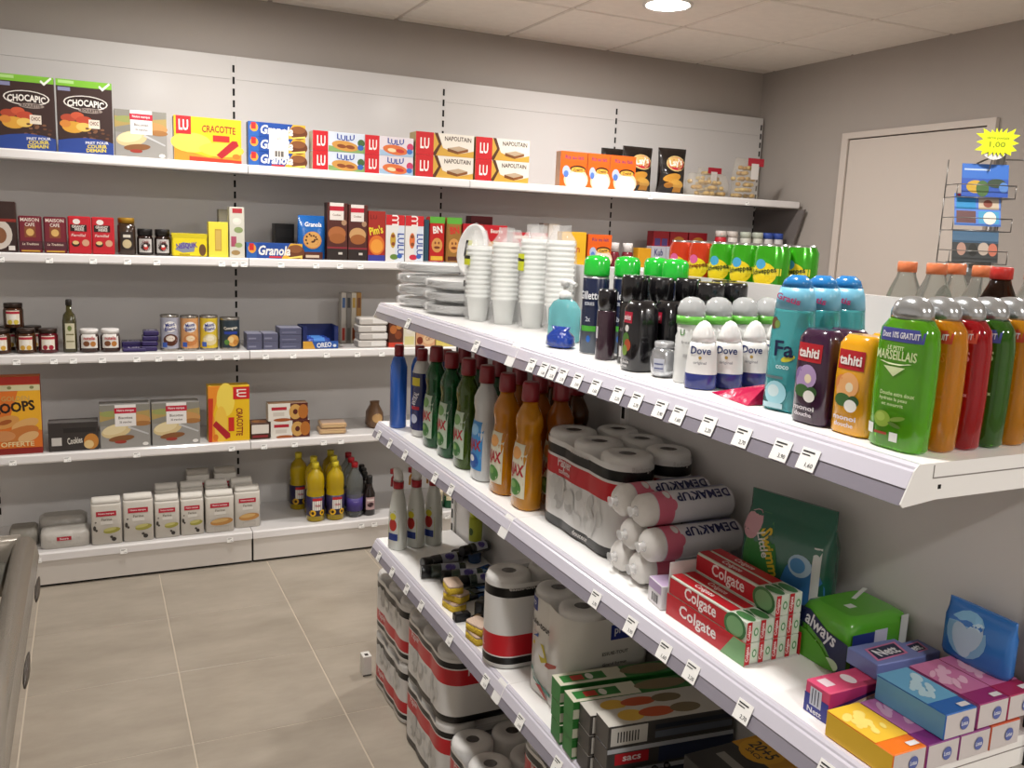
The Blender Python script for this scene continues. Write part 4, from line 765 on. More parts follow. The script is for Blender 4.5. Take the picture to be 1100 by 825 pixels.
# shaving foam cans
def foam(x, y, lab):
    gm_ = M('#27c03a', .2, coat=.5)
    bottle('shaving_foam_can', lab, 'shaving foam', x, y, T1, [('can', [(0, .024, .024), (.002, .0262, .0262), (.045, .0262, .0262), (.148, .0262, .0262), (.152, .0245, .0245)], [M('#b8b8bc', .3, .8), M('#5f6670', .3, .5), M('#1b2544', .25, coat=.4), M('#b8b8bc', .3, .8)], 2., 26),
           ('cap', [(.1525, .0255, .0255), (.157, .026, .026), (.182, .0255, .0255), (.190, .021, .021), (.193, .010, .010)], gm_, 2., 24)],
           rz=A+.55, art=[(0, .15, [('t', 'Gillette', .5, .77, .10, '#eef0f4', bold(.86)), ('t', 'SERIES', .52, .66, .04, '#d8dce6', bold(.4)), ('t', '2x', .5, .46, .06, '#cfd6e2', bold(.2)), ('r', .2, .30, .8, .37, '#4fae3a'), ('e', .55, .20, .08, .045, '#2f6ac0')])], group='green-capped shaving foam cans')
for k, (x, y) in enumerate(((.292, -2.752), (.352, -2.768), (.41, -2.785), (.412, -2.845))):
    foam(x, y, '%s green-capped shaving foam can behind the black deodorants' % ('second', 'third', 'last')[k-1] if k else 'green-capped shaving foam can with navy body at the front')
def deo(x, y, r, h, lab, col, cap, art=None, grp='black deodorant cans'):
    bottle('deodorant_can', lab, 'deodorant', x, y, T1, [('can', [(0, r*.94, r*.94), (.003, r, r), (h*.68, r, r), (h*.70, r*.97, r*.97)], M(col, .22, coat=.5), 2., 24), ('cap', [(h*.70, r*.985, r*.985), (h-.006, r*.985, r*.985), (h, r*.88, r*.88)], M(cap, .25, coat=.4), 2., 24)], rz=A+.55, art=art, group=grp)
deo(.268, -2.838, .0185, .133, 'slim dark purple deodorant can at the shelf edge', '#3a2430', '#1d1a1e', [(0, .09, [('r', .1, .45, .28, .7, '#cfc8cc')])])
deo(.288, -2.892, .0225, .163, 'tall black deodorant can with small white sticker', '#161416', '#191719', [(0, .11, [('e', .55, .78, .2, .16, '#7a2a2c'), ('e', .5, .78, .16, .13, '#161416'), ('r', .25, .12, .75, .3, '#d9d6d4'), ('t', 'AFRICA', .5, .58, .06, '#8d8688', bold(.55))])])
BD = [(.352, -2.832), (.346, -2.895), (.40, -2.905), (.352, -3.035), (.405, -3.03), (.44, -2.96)]
for k, (x, y) in enumerate(BD): deo(x, y, .0245, .160, '%s black deodorant can of the rear group' % ('first', 'second', 'third', 'fourth', 'fifth', 'sixth')[k], '#151416', '#1b1a1c')
def gel(x, y, lab, front=True):
    bottle('shower_gel_bottle', lab, 'shower gel', x, y, T1, [('bottle', [(0, .025, .024), (.003, .028, .027), (.06, .0285, .0275), (.108, .027, .026), (.117, .022, .021), (.123, .018, .017)], M('#141216', .2, coat=.5), 3.2, 28)], rz=A, group='black shower gel bottles',
           art=[(0, .12, [('r', .30, .70, .72, .86, '#b81f3c'), ('t', 'tahiti', .5, .78, .07, '#f4eaea', bold(.34)), ('e', .5, .62, .10, .05, '#e4e0dc'), ('e', .48, .46, .18, .10, '#4f7a35'), ('e', .58, .38, .16, .09, '#b8502c'), ('e', .45, .30, .14, .08, '#7a9a45'), ('t', 'bain douche', .45, .14, .045, '#d9d6d6', bold(.5)), ('t', 'for men', .45, .08, .04, '#d9d6d6', bold(.35))])])
gel(.258, -2.968, 'black shower gel bottle with red label in front'); gel(.316, -2.972, 'black shower gel bottle behind the one with the red label')
bottle('cream_jar', 'small round silver jar beside the white deodorants', 'jar', .262, -3.038, T1, [('jar', [(0, .014, .014), (.004, .019, .019), (.014, .0225, .0225), (.030, .0232, .0232), (.044, .0205, .0205), (.050, .0165, .0165)], M('#c4c6ca', .15, .7), 2., 24), ('lid', [(.050, .017, .017), (.058, .017, .017), (.060, .015, .015)], M('#d9dadd', .2, .4), 2., 24)], rz=A+.5, art=[(.01, .035, [('r', .35, .0, .75, .9, '#b9bcc9'), ('r', .38, .2, .72, .3, '#5a628a'), ('r', .38, .5, .72, .6, '#5a628a')])])
for k, x in enumerate((.272, .326, .38, .43)):
    bottle('spray_deodorant', ('white spray deodorant with green ring at the front', 'second white spray deodorant with green ring', 'third white spray deodorant with green ring', 'last white spray deodorant with green ring')[k], 'deodorant', x, -3.092, T1,
           [('can', [(0, .0215, .0215), (.003, .023, .023), (.075, .023, .023), (.082, .0205, .0205), (.096, .022, .022)], M('#e3e4e2', .25, coat=.4), 2., 24), ('ring', [(.096, .0235, .0235), (.109, .0235, .0235)], M('#6cc04a', .3), 2., 24), ('cap', [(.109, .0232, .0232), (.120, .023, .023), (.132, .019, .019), (.138, .011, .011), (.1395, .004, .004)], M('#d4d6d6', .15, trans=.35, ior=1.25, coat=.4), 2., 24)], rz=A+.55,
           art=[(0, .096, [('t', 'U', .4, .86, .1, '#4f8a3c', bold()), ('t', 'fresh', .6, .7, .05, '#9a9a9a', bold(.4)), ('r', .5, .45, .85, .5, '#b8b8b8')])], group='white spray deodorants')
for k, (x, y) in enumerate(((.256, -3.149), (.303, -3.154), (.354, -3.153), (.405, -3.150))):
    wd = M('#eeedea', .28, coat=.4)
    bottle('roll_on_deodorant', ('white roll-on deodorant with navy base in front', 'second white roll-on deodorant with navy base', 'third white roll-on deodorant with navy base', 'fourth white roll-on deodorant with navy base')[k], 'deodorant', x, y, T1,
           [('bottle', [(0, .0235, .018), (.003, .0255, .020), (.0235, .025, .0198), (.0245, .0248, .0196), (.060, .0225, .0185), (.074, .0195, .0168)], [M('#2a3480', .25, coat=.4), M('#2a3480', .25, coat=.4), M('#2a3480', .25, coat=.4), wd, wd], 2.3, 26),
            ('cap', [(.0742, .0198, .0172), (.084, .0178, .016), (.096, .0135, .0128), (.104, .0075, .0075), (.107, .002, .002)], M('#f3f2f0', .25, coat=.3), 2.2, 26)], rz=A+.75,
           art=[(.02, .072, [('t', 'Dove', .5, .80, .22, '#26356e', bold(.62)), ('e', .5, .58, .05, .05, '#b89a4a'), ('t', 'original', .5, .42, .08, '#8a8a90', bold(.4))])], group='white roll-on deodorants')
tag(MB().add([(.250, -3.186, T1), (.232, -3.290, T1), (.325, -3.292, T1), (.252, -3.240, T1+.016), (.262, -3.290, T1+.026), (.315, -3.292, T1+.034), (.285, -3.235, T1+.012), (.240, -3.240, T1)],
    [(0, 7, 3), (7, 1, 4, 3), (0, 3, 6), (3, 4, 5, 6), (6, 5, 2), (0, 6, 2), (1, 2, 5, 4), (0, 2, 1, 7)], M('#c8174f', .25, bump=.4, bscale=30.)).build('razor_pouch'), 'magenta pointed pouch lying in front of the blue gel bottles', 'pouch')
def fa(x, y, lab):
    bg = M('#5fc9cf', .06, trans=.6, ior=1.25, coat=.5)
    bottle('shower_gel_bottle', lab, 'shower gel', x, y, T1, [('bottle', [(0, .030, .017), (.004, .034, .020), (.07, .0325, .020), (.11, .031, .0195), (.138, .028, .019), (.142, .028, .019)], bg, 2.8, 28), ('sleeve', [(.142, .0282, .0192), (.160, .026, .0185), (.172, .022, .017)], M('#7fc6e4', .3), 2.6, 28), ('cap', [(.172, .022, .017), (.182, .018, .015), (.189, .009, .009)], M('#2a86cf', .2, coat=.4), 2.4, 26)], rz=A+.25,
           art=[(0, .142, [('e', .22, .86, .10, .06, '#6b4a35'), ('e', .3, .85, .07, .04, '#7a9a4a'), ('t', 'Fa', .52, .62, .15, '#16224a', bold(.44, b=.02)), ('e', .62, .53, .16, .03, '#e0d840', 20), ('t', 'coco', .52, .44, .05, '#e4f4f6', bold(.3)), ('r', .1, .32, .55, .345, '#6a7a80'), ('e', .4, .18, .26, .12, '#a6dbe8'), ('e', .35, .2, .14, .06, '#d9eef2'), ('r', .1, .03, .6, .08, '#bfe0ea')]), (.143, .171, [('t', 'Gratis', .5, .5, .3, '#c03a72', bold(.56, -12))])], group='turquoise shower gel bottles')
fa(.268, -3.330, 'turquoise shower gel bottle in front with dark blue lettering'); fa(.318, -3.326, 'turquoise shower gel bottle second in line'); fa(.368, -3.322, 'turquoise shower gel bottle last in line')
def tahiti(x, y, lab, col, fl1, fl2, cap):
    bottle('shower_gel_bottle', lab, 'shower gel', x, y, T1, [('bottle', [(0, .027, .018), (.003, .030, .021), (.07, .030, .0215), (.112, .0285, .020), (.120, .024, .016), (.124, .021, .012)], M(col, .2, coat=.5), 3.4, 28)], rz=A,
           art=[(0, .12, [('r', .16, .68, .84, .88, '#c21f2c'), ('t', 'tahiti', .5, .78, .10, '#fbf1ec', bold(.58, b=.03)), ('e', .34, .52, .18, .10, fl2), ('e', .52, .52, .26, .13, fl1), ('e', .40, .45, .20, .09, fl1), ('e', .55, .50, .10, .05, '#f2e2c0'), ('e', .40, .36, .22, .07, '#3f6a34'), ('e', .68, .36, .14, .06, '#2f5428'), ('e', .62, .31, .16, .065, '#f1efe9'), ('t', 'monoi', .5, .18, .05, '#e6dfe4', bold(.6)), ('t', 'douche', .5, .11, .045, '#e6dfe4', bold(.5))])], group='flower shower gel bottles')
tahiti(.246, -3.408, 'dark purple shower gel bottle with orchid picture', '#3a1838', '#b79ac8', '#8a6aa4', 0); tahiti(.292, -3.406, 'dark purple shower gel bottle behind the orchid one', '#3a1838', '#b79ac8', '#8a6aa4', 0)
tahiti(.250, -3.474, 'yellow shower gel bottle with peach flower', '#f0ab16', '#f0b070', '#e08a4a', 0); tahiti(.296, -3.472, 'yellow shower gel bottle behind the peach flower one', '#f0ab16', '#f0b070', '#e08a4a', 0)
def marseille(x, y, lab, col, kind):
    cm_ = M('#c3c6c8', .2, .75); lt = {'g': '#d9e6b0', 'y': '#c07a1c', 'r': '#f0a0a8'}[kind]; bnd = {'g': '#4a4f9a', 'y': '#b83a1c', 'r': '#d0503a'}[kind]
    art = [('r', .16, .84, .92, .94, bnd), ('t', 'Dont 10% GRATUIT', .54, .89, .045, '#f0eef4', bold(.66)), ('t', 'LE PETIT', .5, .79, .03, lt, bold(.3)), ('t', 'MARSEILLAIS', .5, .735, .07, lt, bold(.74)), ('p', [(.2, .68), (.8, .68), (.6, .66), (.4, .66)], lt), ('p', [(.3, .645), (.7, .645), (.58, .60), (.5, .57), (.42, .60)], lt),
           ('t', 'Douche extra doux', .6, .44, .03, lt, bold(.6)), ('t', 'hydrate la peau', .55, .395, .025, lt, bold(.5)), ('t', 'et nourrit', .55, .355, .025, lt, bold(.4)),
           ('r', .06, .10, .22, .18, '#e9e9e4'), ('r', .55, .07, .70, .14, '#e9e9e4')]
    if kind == 'g': art += [('e', .38, .23, .16, .065, '#8fae3a'), ('e', .35, .245, .09, .035, '#a9c457'), ('e', .66, .25, .14, .018, '#7a9a3a', 15), ('e', .62, .20, .12, .016, '#56752a', -12), ('r', .25, .11, .5, .13, '#a8402c')]
    else: art += [('e', .4, .24, .13, .055, {'y': '#f4cc5a', 'r': '#d8324a'}[kind])]
    bottle('shower_gel_bottle', lab, 'shower gel', x, y, T1, [('bottle', [(0, .033, .0165), (.004, .036, .019), (.06, .0375, .0195), (.12, .037, .0195), (.140, .034, .0185), (.149, .027, .0165), (.1515, .025, .016)], M(col, .06, trans=.55, ior=1.25, coat=.6), 3., 30),
           ('cap', [(.1515, .0255, .0165), (.160, .0255, .0168), (.170, .021, .0145), (.1765, .012, .009), (.178, .004, .003)], cm_, 2.4, 28)], rz=A, art=[(0, .150, art)], group='large shower gel bottles with silver caps')
for k, (c, kd, lab) in enumerate((('#72cc26', 'g', 'large green shower gel bottle with olive picture at the shelf corner'), ('#f0a21a', 'y', 'large amber shower gel bottle beside the olive one'), ('#c80f1c', 'r', 'large red shower gel bottle in the corner row'), ('#3f7a1c', 'g', 'large dark green shower gel bottle between red and amber ones'), ('#f0a21a', 'y', 'large amber shower gel bottle fifth in the corner row'), ('#3a6c1a', 'g', 'large dark green shower gel bottle last in the corner row'))):
    marseille(.240+.041*k, -3.547-.003*(k > 0), lab, c, kd)
# --- far side of the gondola: drink cans in two layers and soda bottles
def can(x, y, z, col, lab):
    al = M('#c9c9c6', .2, .9)
    art = [(.012, .103, [('e', .5, .52, .36, .24, '#f0d21e'), ('r', .06, .50, .94, .64, '#f4e03a'), ('t', 'Schweppes', .5, .57, .10, '#1c3a1c' if col == '#3fae1c' else '#7a1a10', bold(.72, 9)), ('e', .42, .72, .16, .10, '#4fa9d6' if col == '#3fae1c' else '#e0609a')])]
    bottle('drink_can', lab, 'drink can', x, y, z, [('can', [(0, .024, .024), (.003, .027, .027), (.010, .0325, .0325), (.100, .0325, .0325), (.110, .0275, .0275), (.114, .0275, .0275), (.1125, .025, .025), (.110, .024, .024)], [al, al, M(col, .2, .3, coat=.5), M(col, .2, .3, coat=.5), al, al, al], 2., 26)], rz=A+.35, art=art, group='drink cans on the far side of the gondola')
for layer in range(2):
    for row in range(2):
        for k in range(5):
            c = '#d9401e' if k < 2 else '#3fae1c'
            can(.527+row*.0685, -2.715-k*.0670, T1+layer*.1145, c, '%s drink can, %s from the far end, %s row, %s layer' % ('orange-red' if k < 2 else 'green', ('first', 'second', 'third', 'fourth', 'fifth')[k], ('front', 'rear')[row], ('lower', 'upper')[layer]))
def soda(x, y, cap, liq, lab):
    bottle('soda_bottle', lab, 'soda bottle', x, y, T1, [('bottle', [(0, .024, .024), (.005, .031, .031), (.11, .032, .032), (.14, .031, .031), (.165, .024, .024), (.185, .0155, .0155), (.196, .0125, .0125)], M(liq, .03, trans=.95, ior=1.06, coat=.5), 2., 26), ('cap', [(.193, .0152, .0152), (.208, .0152, .0152), (.210, .0138, .0138)], M(cap, .35), 2., 22), ('label', [(.05, .0325, .0325), (.105, .0325, .0325)], M('#e0762a', .4), 2., 26)], group='plastic soda bottles')
for k, (x, y, c, lq, lab) in enumerate(((.60, -3.222, '#f08a5a', '#dfe6e2', 'clear soda bottle with orange cap standing apart'), (.588, -3.288, '#f08a5a', '#dfe6e2', 'clear soda bottle with orange cap second in the row'), (.655, -3.27, '#f08a5a', '#dfe6e2', 'clear soda bottle with orange cap in the rear row'), (.61, -3.352, '#f08a5a', '#dfe6e2', 'clear soda bottle with orange cap beside the red cap'), (.575, -3.408, '#c8302a', '#3a2418', 'dark soda bottle with red cap'), (.645, -3.412, '#f08a5a', '#dfe6e2', 'clear soda bottle with orange cap behind the red cap'), (.60, -3.478, '#f08a5a', '#dfe6e2', 'clear soda bottle with orange cap at the end of the row'))):
    soda(x, y, c, lq, lab)
# ================================================================ gondola, second shelf: cleaning bottles
redcap = M('#8f1622', .3, coat=.3)
def ajax(x, y, lab, col, tr, style, h=.285):
    bm_ = M(col, .1, trans=tr, ior=1.3, coat=.5)
    body = [(0, .036, .026), (.005, .041, .030), (.06, .041, .030), (.12, .040, .029), (.150, .034, .025), (.170, .031, .024), (.188, .037, .027), (.205, .036, .0265), (.222, .026, .021), (.234, .016, .016), (.242, .0155, .0155)]
    lc, tx = {'g': ('#b9c9b4', '#b01c2c'), 'w': ('#3f8fd0', '#b01c2c'), 'o': ('#dcd8c0', '#b01c2c')}[style]
    art = [('r', .10, .08, .90, .86, lc), ('t', 'AJAX', .5, .46, .16, tx, bold(.74, 0, b=.03)), ('e', .5, .22, .3, .12, {'g': '#3f7a3c', 'w': '#1f5ab0', 'o': '#4f8a3c'}[style]), ('e', .42, .25, .16, .05, '#7fae5a' if style != 'w' else '#efefef'), ('e', .5, .72, .24, .09, {'g': '#6f9a5c', 'w': '#8cc0e6', 'o': '#e0a05a'}[style])]
    bottle('cleaner_bottle', lab, 'cleaner bottle', x, y, T2, [('bottle', body, bm_, 2.5, 26), ('cap', [(.242, .0195, .0195), (.25, .020, .020), (h-.006, .0185, .0185), (h, .016, .016)], redcap, 2., 18)], rz=A, art=[(.015, .17, art)], group='ribbed floor cleaner bottles')
CB = [(-1.965, 'g', '#1a6a34', .5, 'dark green'), (-2.082, 'g', '#1a6a34', .5, 'dark green'), (-2.20, 'g', '#5a7a1c', .55, 'olive green'), (-2.318, 'w', '#d3d6d6', .0, 'white'), (-2.436, 'o', '#ec9a10', .42, 'amber'), (-2.556, 'o', '#f4a814', .45, 'amber')]
ORD = ('first', 'second', 'third', 'fourth', 'fifth', 'sixth')
for k, (y, st_, c, tr, nm) in enumerate(CB):
    ajax(.258, y, '%s floor cleaner bottle with red cap, %s in the front row' % (nm, ORD[k]), c, tr, st_)
for k, (y, c) in enumerate(((-1.995, '#0f4a22'), (-2.11, '#0f4a22'), (-2.23, '#0f4a22'), (-2.35, '#a85a10'), (-2.46, '#a85a10'), (-2.565, '#a85a10'))):  # second row: bottle colours darkened to stand for shade behind the front row
    ajax(.330, y, 'floor cleaner bottle with red cap, %s in the second row' % ORD[k], c, .25, 'g' if k < 3 else 'o')
for k, (y, c) in enumerate(((-2.40, '#5a3010'), (-2.51, '#5a3010'))):  # hindmost row: amber darkened further as painted shade
    ajax(.40, y, 'shade-darkened amber cleaner bottle %s in the hindmost row' % ('first', 'second')[k], c, .25, 'o')
for k, (x, y) in enumerate(((.232, -1.712), (.29, -1.735))):
    bottle('bleach_bottle', ('plain blue bottle with red cap in front at the shelf end', 'plain blue bottle with red cap behind the first')[k], 'cleaner bottle', x, y, T2, [('bottle', [(0, .022, .022), (.004, .0255, .0255), (.19, .0255, .0255), (.215, .018, .018), (.222, .0135, .0135)], M('#2a62c0', .2, coat=.4), 2.2, 24), ('cap', [(.221, .0145, .0145), (.252, .0145, .0145), (.256, .012, .012)], redcap, 2., 18)], rz=A, group='plain blue bottles')
bottle('cleaner_bottle', 'navy descaler bottle with white shoulder and red cap', 'cleaner bottle', .262, -1.838, T2, [('bottle', [(0, .023, .023), (.004, .027, .027), (.02, .027, .027), (.19, .027, .027), (.215, .02, .02), (.226, .014, .014)], [M('#dcdcd8', .3), M('#dcdcd8', .3), M('#1b2462', .25, coat=.4), M('#e2e2de', .3), M('#e2e2de', .3)], 2.3, 24), ('cap', [(.225, .016, .016), (.255, .016, .016), (.26, .013, .013)], redcap, 2., 18)], rz=A+.4,
       art=[(.02, .19, [('r', .2, .78, .8, .92, '#e8d83a'), ('t', 'ANTIKAL', .5, .55, .10, '#e9e6f0', bold(.8, 70, b=.03)), ('e', .45, .2, .25, .08, '#c8cfe6'), ('r', .2, .36, .8, .42, '#b8243c')])])
bottle('cleaner_bottle', 'navy descaler bottle behind the one with the white shoulder', 'cleaner bottle', .33, -1.86, T2, [('bottle', [(0, .023, .023), (.004, .027, .027), (.19, .027, .027), (.226, .014, .014)], M('#1b2462', .25, coat=.4), 2.3, 24), ('cap', [(.225, .016, .016), (.255, .016, .016), (.26, .013, .013)], redcap, 2., 18)], rz=A+.4)
# ---------------------------------------------------------------- roll packs
def rr_outline(w, d, r, n=6):
    pts = []
    for cx, cy, a0 in ((w/2-r, d/2-r, 0), (-w/2+r, d/2-r, 90), (-w/2+r, -d/2+r, 180), (w/2-r, -d/2+r, 270)):
        for k in range(n+1):
            a = math.radians(a0+90*k/n); pts.append((cx+r*math.cos(a), cy+r*math.sin(a)))
    return pts
def roll_outline(nx, ny, dia, grow):
    # outline of nx by ny rolls under tight film: round ends, shallow dips between rolls
    r = dia/2; w, d = nx*dia, ny*dia; pts = []
    for k in range(96):
        a = 2*math.pi*k/96; dx, dy = math.cos(a), math.sin(a); best = 0
        hx, hy = w/2-r, d/2-r
        lo, hi = 0., w+d
        for _ in range(24):
            t = (lo+hi)/2; x, y = abs(dx*t), abs(dy*t); qx, qy = max(x-hx, 0), max(y-hy, 0)
            ins = (qx*qx+qy*qy) < r*r if (x > hx or y > hy) else True
            if ins: lo = t
            else: hi = t
        x, y = dx*lo, dy*lo; dip = 0
        if nx > 1 and abs(x) < hx+r*.3: dip = .0045*(1-abs(math.cos(math.pi*(x+w/2)/dia-math.pi/2)))
        s = 1+(grow-dip)/max(.02, math.hypot(x, y)); pts.append((x*s, y*s))
    return pts
paperm = M('#f0eeea', .8, bump=.1, bscale=80.); corem = M('#4a423a', .9); wht = M('#e4e3e1', .3, coat=.2); blkm = M('#0e0d0d', .3); redm = M('#cc1f2a', .3)
clear = film('#ffffff', .16, .1, .7, 25.)
def roll_pack(name, lab, x, y, z, nx, ny, dia, h, bands, rz=A, art=None, group=None, wrap_top=True, core=.018):
    """nx rolls along the local x axis, ny rows deep; bands: (z fraction up to, material)"""
    w, d = nx*dia, ny*dia; e = empty(name, (x, y, z), rz); tag(e, lab, 'roll pack', group); R = dia/2-.0012
    me = None
    for i in range(nx):
        for j in range(ny):
            c = (-w/2+dia*(i+.5), -d/2+dia*(j+.5), 0)
            if me is None:
                o = MB().loft([(.002, R*.96, R*.96), (.005, R*.985, R*.985), (h-.010, R*.985, R*.985), (h-.003, R*.93, R*.93), (h, R*.8, R*.8), (h, core, core), (h-.002, core*.98, core*.98), (h-.04, core*.97, core*.97)], [paperm]*6+[corem], 2., 24).build('roll', e, c); me = o.data
            else:
                o = bpy.data.objects.new('roll', me); COL.objects.link(o); o.parent = e; o.location = c
    mb = MB(); prev = 0.; ow = roll_outline(nx, ny, dia, .0006); N = len(ow); oin = roll_outline(nx, ny, dia, -.006)
    mb.add([(p[0], p[1], .0) for p in oin]+[(p[0], p[1], .004) for p in ow], [(k, (k+1) % N, N+(k+1) % N, N+k) for k in range(N)], bands[0][1], True); prev = .004
    for fr_, mt in bands:
        zz_ = fr_*(h-.014)
        mb.add([(p[0], p[1], prev) for p in ow]+[(p[0], p[1], zz_) for p in ow], [(k, (k+1) % N, N+(k+1) % N, N+k) for k in range(N)], mt, True); prev = zz_
    mb.build('printed_wrap', e)
    if wrap_top:
        t = MB(); t.recalc = False; g = random.Random(int(abs(x*917+y*313+z*71)))
        t.add([(p[0], p[1], prev) for p in ow]+[(p[0], p[1], h+.001) for p in oin], [(k, (k+1) % N, N+(k+1) % N, N+k) for k in range(N)], clear, True)
        t.add([(p[0], p[1], h+.001) for p in oin]+[(0, 0, h+.0035)], [(k, (k+1) % N, N) for k in range(N)], clear, True)
        t.build('clear_film', e)
    if art:
        pr = Print(True)
        def edge(q, i, sgn):                              # where the wrap lies on that side, for a position q along it
            side = sorted((p[i], p[1-i]) for p in ow if p[1-i]*sgn > 0)
            for a_, b_ in zip(side, side[1:]):
                if a_[0] <= q <= b_[0]: return a_[1]+(b_[1]-a_[1])*(q-a_[0])/max(1e-6, b_[0]-a_[0])
            return side[0][1] if q < side[0][0] else side[-1][1]
        for fc, its in art.items():
            if fc == 'F': pr.put(lambda u, v, o: (-w/2+u*w, edge(-w/2+u*w, 0, -1)-o-.0003, v*h), w, h, its)
            else: pr.put(lambda u, v, o: (edge(-d/2+u*d, 1, 1)+o+.0003, -d/2+u*d, v*h), d, h, its)
        pr.build(e)
    return e
tp_b = [(.10, blkm), (.155, wht), (.36, redm), (.80, wht), (.90, blkm), (1., wht)]   # far stack design: red low
tp_a = [(.12, blkm), (.55, wht), (.60, wht), (.80, redm), (.83, wht), (.94, blkm), (1., wht)]
_g = random.Random(9)
grey_fl = [('e', (.12+.76*_g.random()), .20+.30*_g.random(), .025+.03*_g.random(), .06+.05*_g.random(), _g.choice(['#c9c8c5', '#d4d3d0', '#b9b8b5', '#dddcd9']), _g.random()*120-60) for _ in range(26)]
aa = {'F': [('t', 'Papier', .36, .70, .10, '#f0dcdc', bold(.18)), ('t', 'toilette', .36, .62, .05, '#f0dcdc', bold(.15)), ('t', 'Mouchoir', .55, .89, .045, '#d8d4d0', bold(.22)), ('t', 'douceur', .6, .07, .05, '#e4e0dc', bold(.18))]+grey_fl, 'R': [('t', 'Recharge', .5, .89, .05, '#cfcbc8', bold(.4))]}
GP = 'red and black wrapped roll packs'
roll_pack('toilet_roll_pack', 'red and black banded toilet roll pack standing beside the amber cleaner bottles', .3085, -2.772, T2, 3, 1, .105, .200, tp_a, art=aa, group=GP)
roll_pack('toilet_roll_pack', 'red and black banded toilet roll pack behind it against the panel', .4085, -2.776, T2, 3, 1, .0935, .200, tp_a, art=aa, group=GP)
# cotton pad tubes lying crosswise
pinkm = M('#e0718a', .3, coat=.3); cot = M('#f1eeea', .7, bump=.3, bscale=60.); tubm = M('#e6e4ea', .25, coat=.4, bump=.2, bscale=20.)
CT = [(.238, -2.9635, .9256), (.238, -3.0265, .9256), (.236, -2.995, .9785), (.233, -3.058, .9785), (.232, -2.9635, 1.0316), (.234, -3.0265, 1.0316)]
for k, (x, y, z) in enumerate(CT):
    e = empty('cotton_pad_tube', (x, y, z)); tag(e, 'cotton pad tube with pink end, %s' % ('bottom layer beside the roll pack', 'bottom layer beside the small white box', 'middle layer beside the roll pack', 'middle layer overhanging the small white box', 'top layer beside the roll pack', 'top layer farther from the roll pack')[k], 'cotton pads', 'cotton pad tubes')
    prof = [(.0, .012, .012), (.004, .022, .022), (.012, .0285, .0285), (.028, .0298, .0298), (.048, .030, .030), (.19, .030, .030), (.197, .026, .026)]
    MB().loft(prof, [cot, cot, cot, tubm, tubm, tubm], 2., 24).build('tube', e)
    MB().loft([(.030, .0302, .0302), (.062, .0303, .0303)], pinkm, 2., 24, caps=False).build('pink_band', e)
    MB().loft([(-.012, .010, .008), (-.004, .005, .005), (.003, .014, .014)], film('#ffffff', .45), 2., 12).build('gathered_end', e)
    fm, a, b = loftmap([(0, .0303, .0303), (.2, .0303, .0303)], 2., .0, .2)
    Print(True).put(fm, a, b, [('t', "DEMAK'UP", .5, .64, .085, '#20265c', dict(bold(None, -90, b=.03))), ('e', .35, .27, .16, .03, '#e9e6e4'), ('e', .70, .30, .16, .04, '#e0718a'), ('r', .08, .45, .16, .95, '#6d74a8')]).build(e)
    place(e, x, y, z, RX(-52) @ RY(90))
carton('medicine_box', 'small white and lilac box with barcode beside the toothpaste tray', 'box', .246, -3.113, T2, .05, .04, .042, '#e6e2e6', rz=A-.15, faces={'T': '#c9b2d4'}, art={'F': [('r', .05, .62, .95, .98, '#b79cc6'), ('r', .3, .15, .75, .5, '#3a3638'), ('r', .40, .15, .44, .5, '#e6e2e6'), ('r', .54, .15, .57, .5, '#e6e2e6'), ('r', .65, .15, .67, .5, '#e6e2e6')]})
# toothpaste display tray and its cartons (long side along the shelf)
tx0, ty0, TW, TL, TH = .2275, -3.338, .0252, .19, .0330
e = empty('toothpaste_tray', (tx0+TW*2, ty0+TL/2, T2), 0); tag(e, 'red open display tray with white lettering holding toothpaste cartons', 'display tray')
rm_ = M('#c41a28', .35); wm_ = M('#e8e4e2', .4); hw = TW*2+.0022; hl = TL/2+.0022
MB().box(-hw, hw, -hl, hl, 0, .0008, wm_).box(-hw, -hw+.001, -hl, hl, .0008, .036, rm_).box(hw-.001, hw, -hl, hl, .0008, .036, rm_).box(-hw+.001, hw-.001, hl-.001, hl, .0008, .088, wm_).build('tray', e)
fm = lambda u, v, o: (-hw-o, hl-u*2*hl, v*.036)
Print().put(fm, 2*hl, .036, [('p', [(.72, 0), (1, 0), (1, 1), (.86, 1)], '#7fae78'), ('t', 'Colgate', .42, .52, .52, '#fbf1ef', bold(.48, b=.02))]).build(e)
tooth = {'F': [('r', 0, 0, .36, 1, '#c41a28'), ('t', 'Colgate', .18, .5, .16, '#fbf1ef', dict(bold(None, 90))), ('e', .68, .5, .26, .30, '#d8e6cf'), ('e', .68, .5, .17, .20, '#5f9a62'), ('e', .68, .5, .09, .12, '#e6efe0')],
         'L': [('r', .0, .10, .78, .90, '#c41a28'), ('e', .86, .5, .13, .60, '#3f7a45'), ('e', .86, .5, .10, .45, '#7fb07a'), ('t', 'Colgate', .42, .5, .58, '#fbf1ef', bold(.42, b=.02))],
         'T': [('r', .10, .22, .90, 1., '#c41a28'), ('e', .5, .10, .36, .10, '#4f8a52'), ('t', 'Colgate', .5, .62, .055, '#fbf1ef', dict(bold(None, -90)))]}
kk = 0; first = None
COLW = ('aisle-side', 'second', 'third', 'panel-side')
for c in range(4):
    for l in range(3 if c > 1 else 2):
        lab = 'toothpaste carton, %s column, %s layer of the red tray' % (COLW[c], ('bottom', 'middle', 'top')[l])
        loc = (tx0+TW*(c+.5), ty0+TL/2, T2+.001+l*TH+.0002*l)
        if first is None:
            first = carton('toothpaste_carton', lab, 'toothpaste', *loc, TW-.0006, TL-.001, TH-.0004, '#dfe8d8', art=tooth, group='toothpaste cartons in the red tray')
        else: copy(first, loc=loc, label=lab)
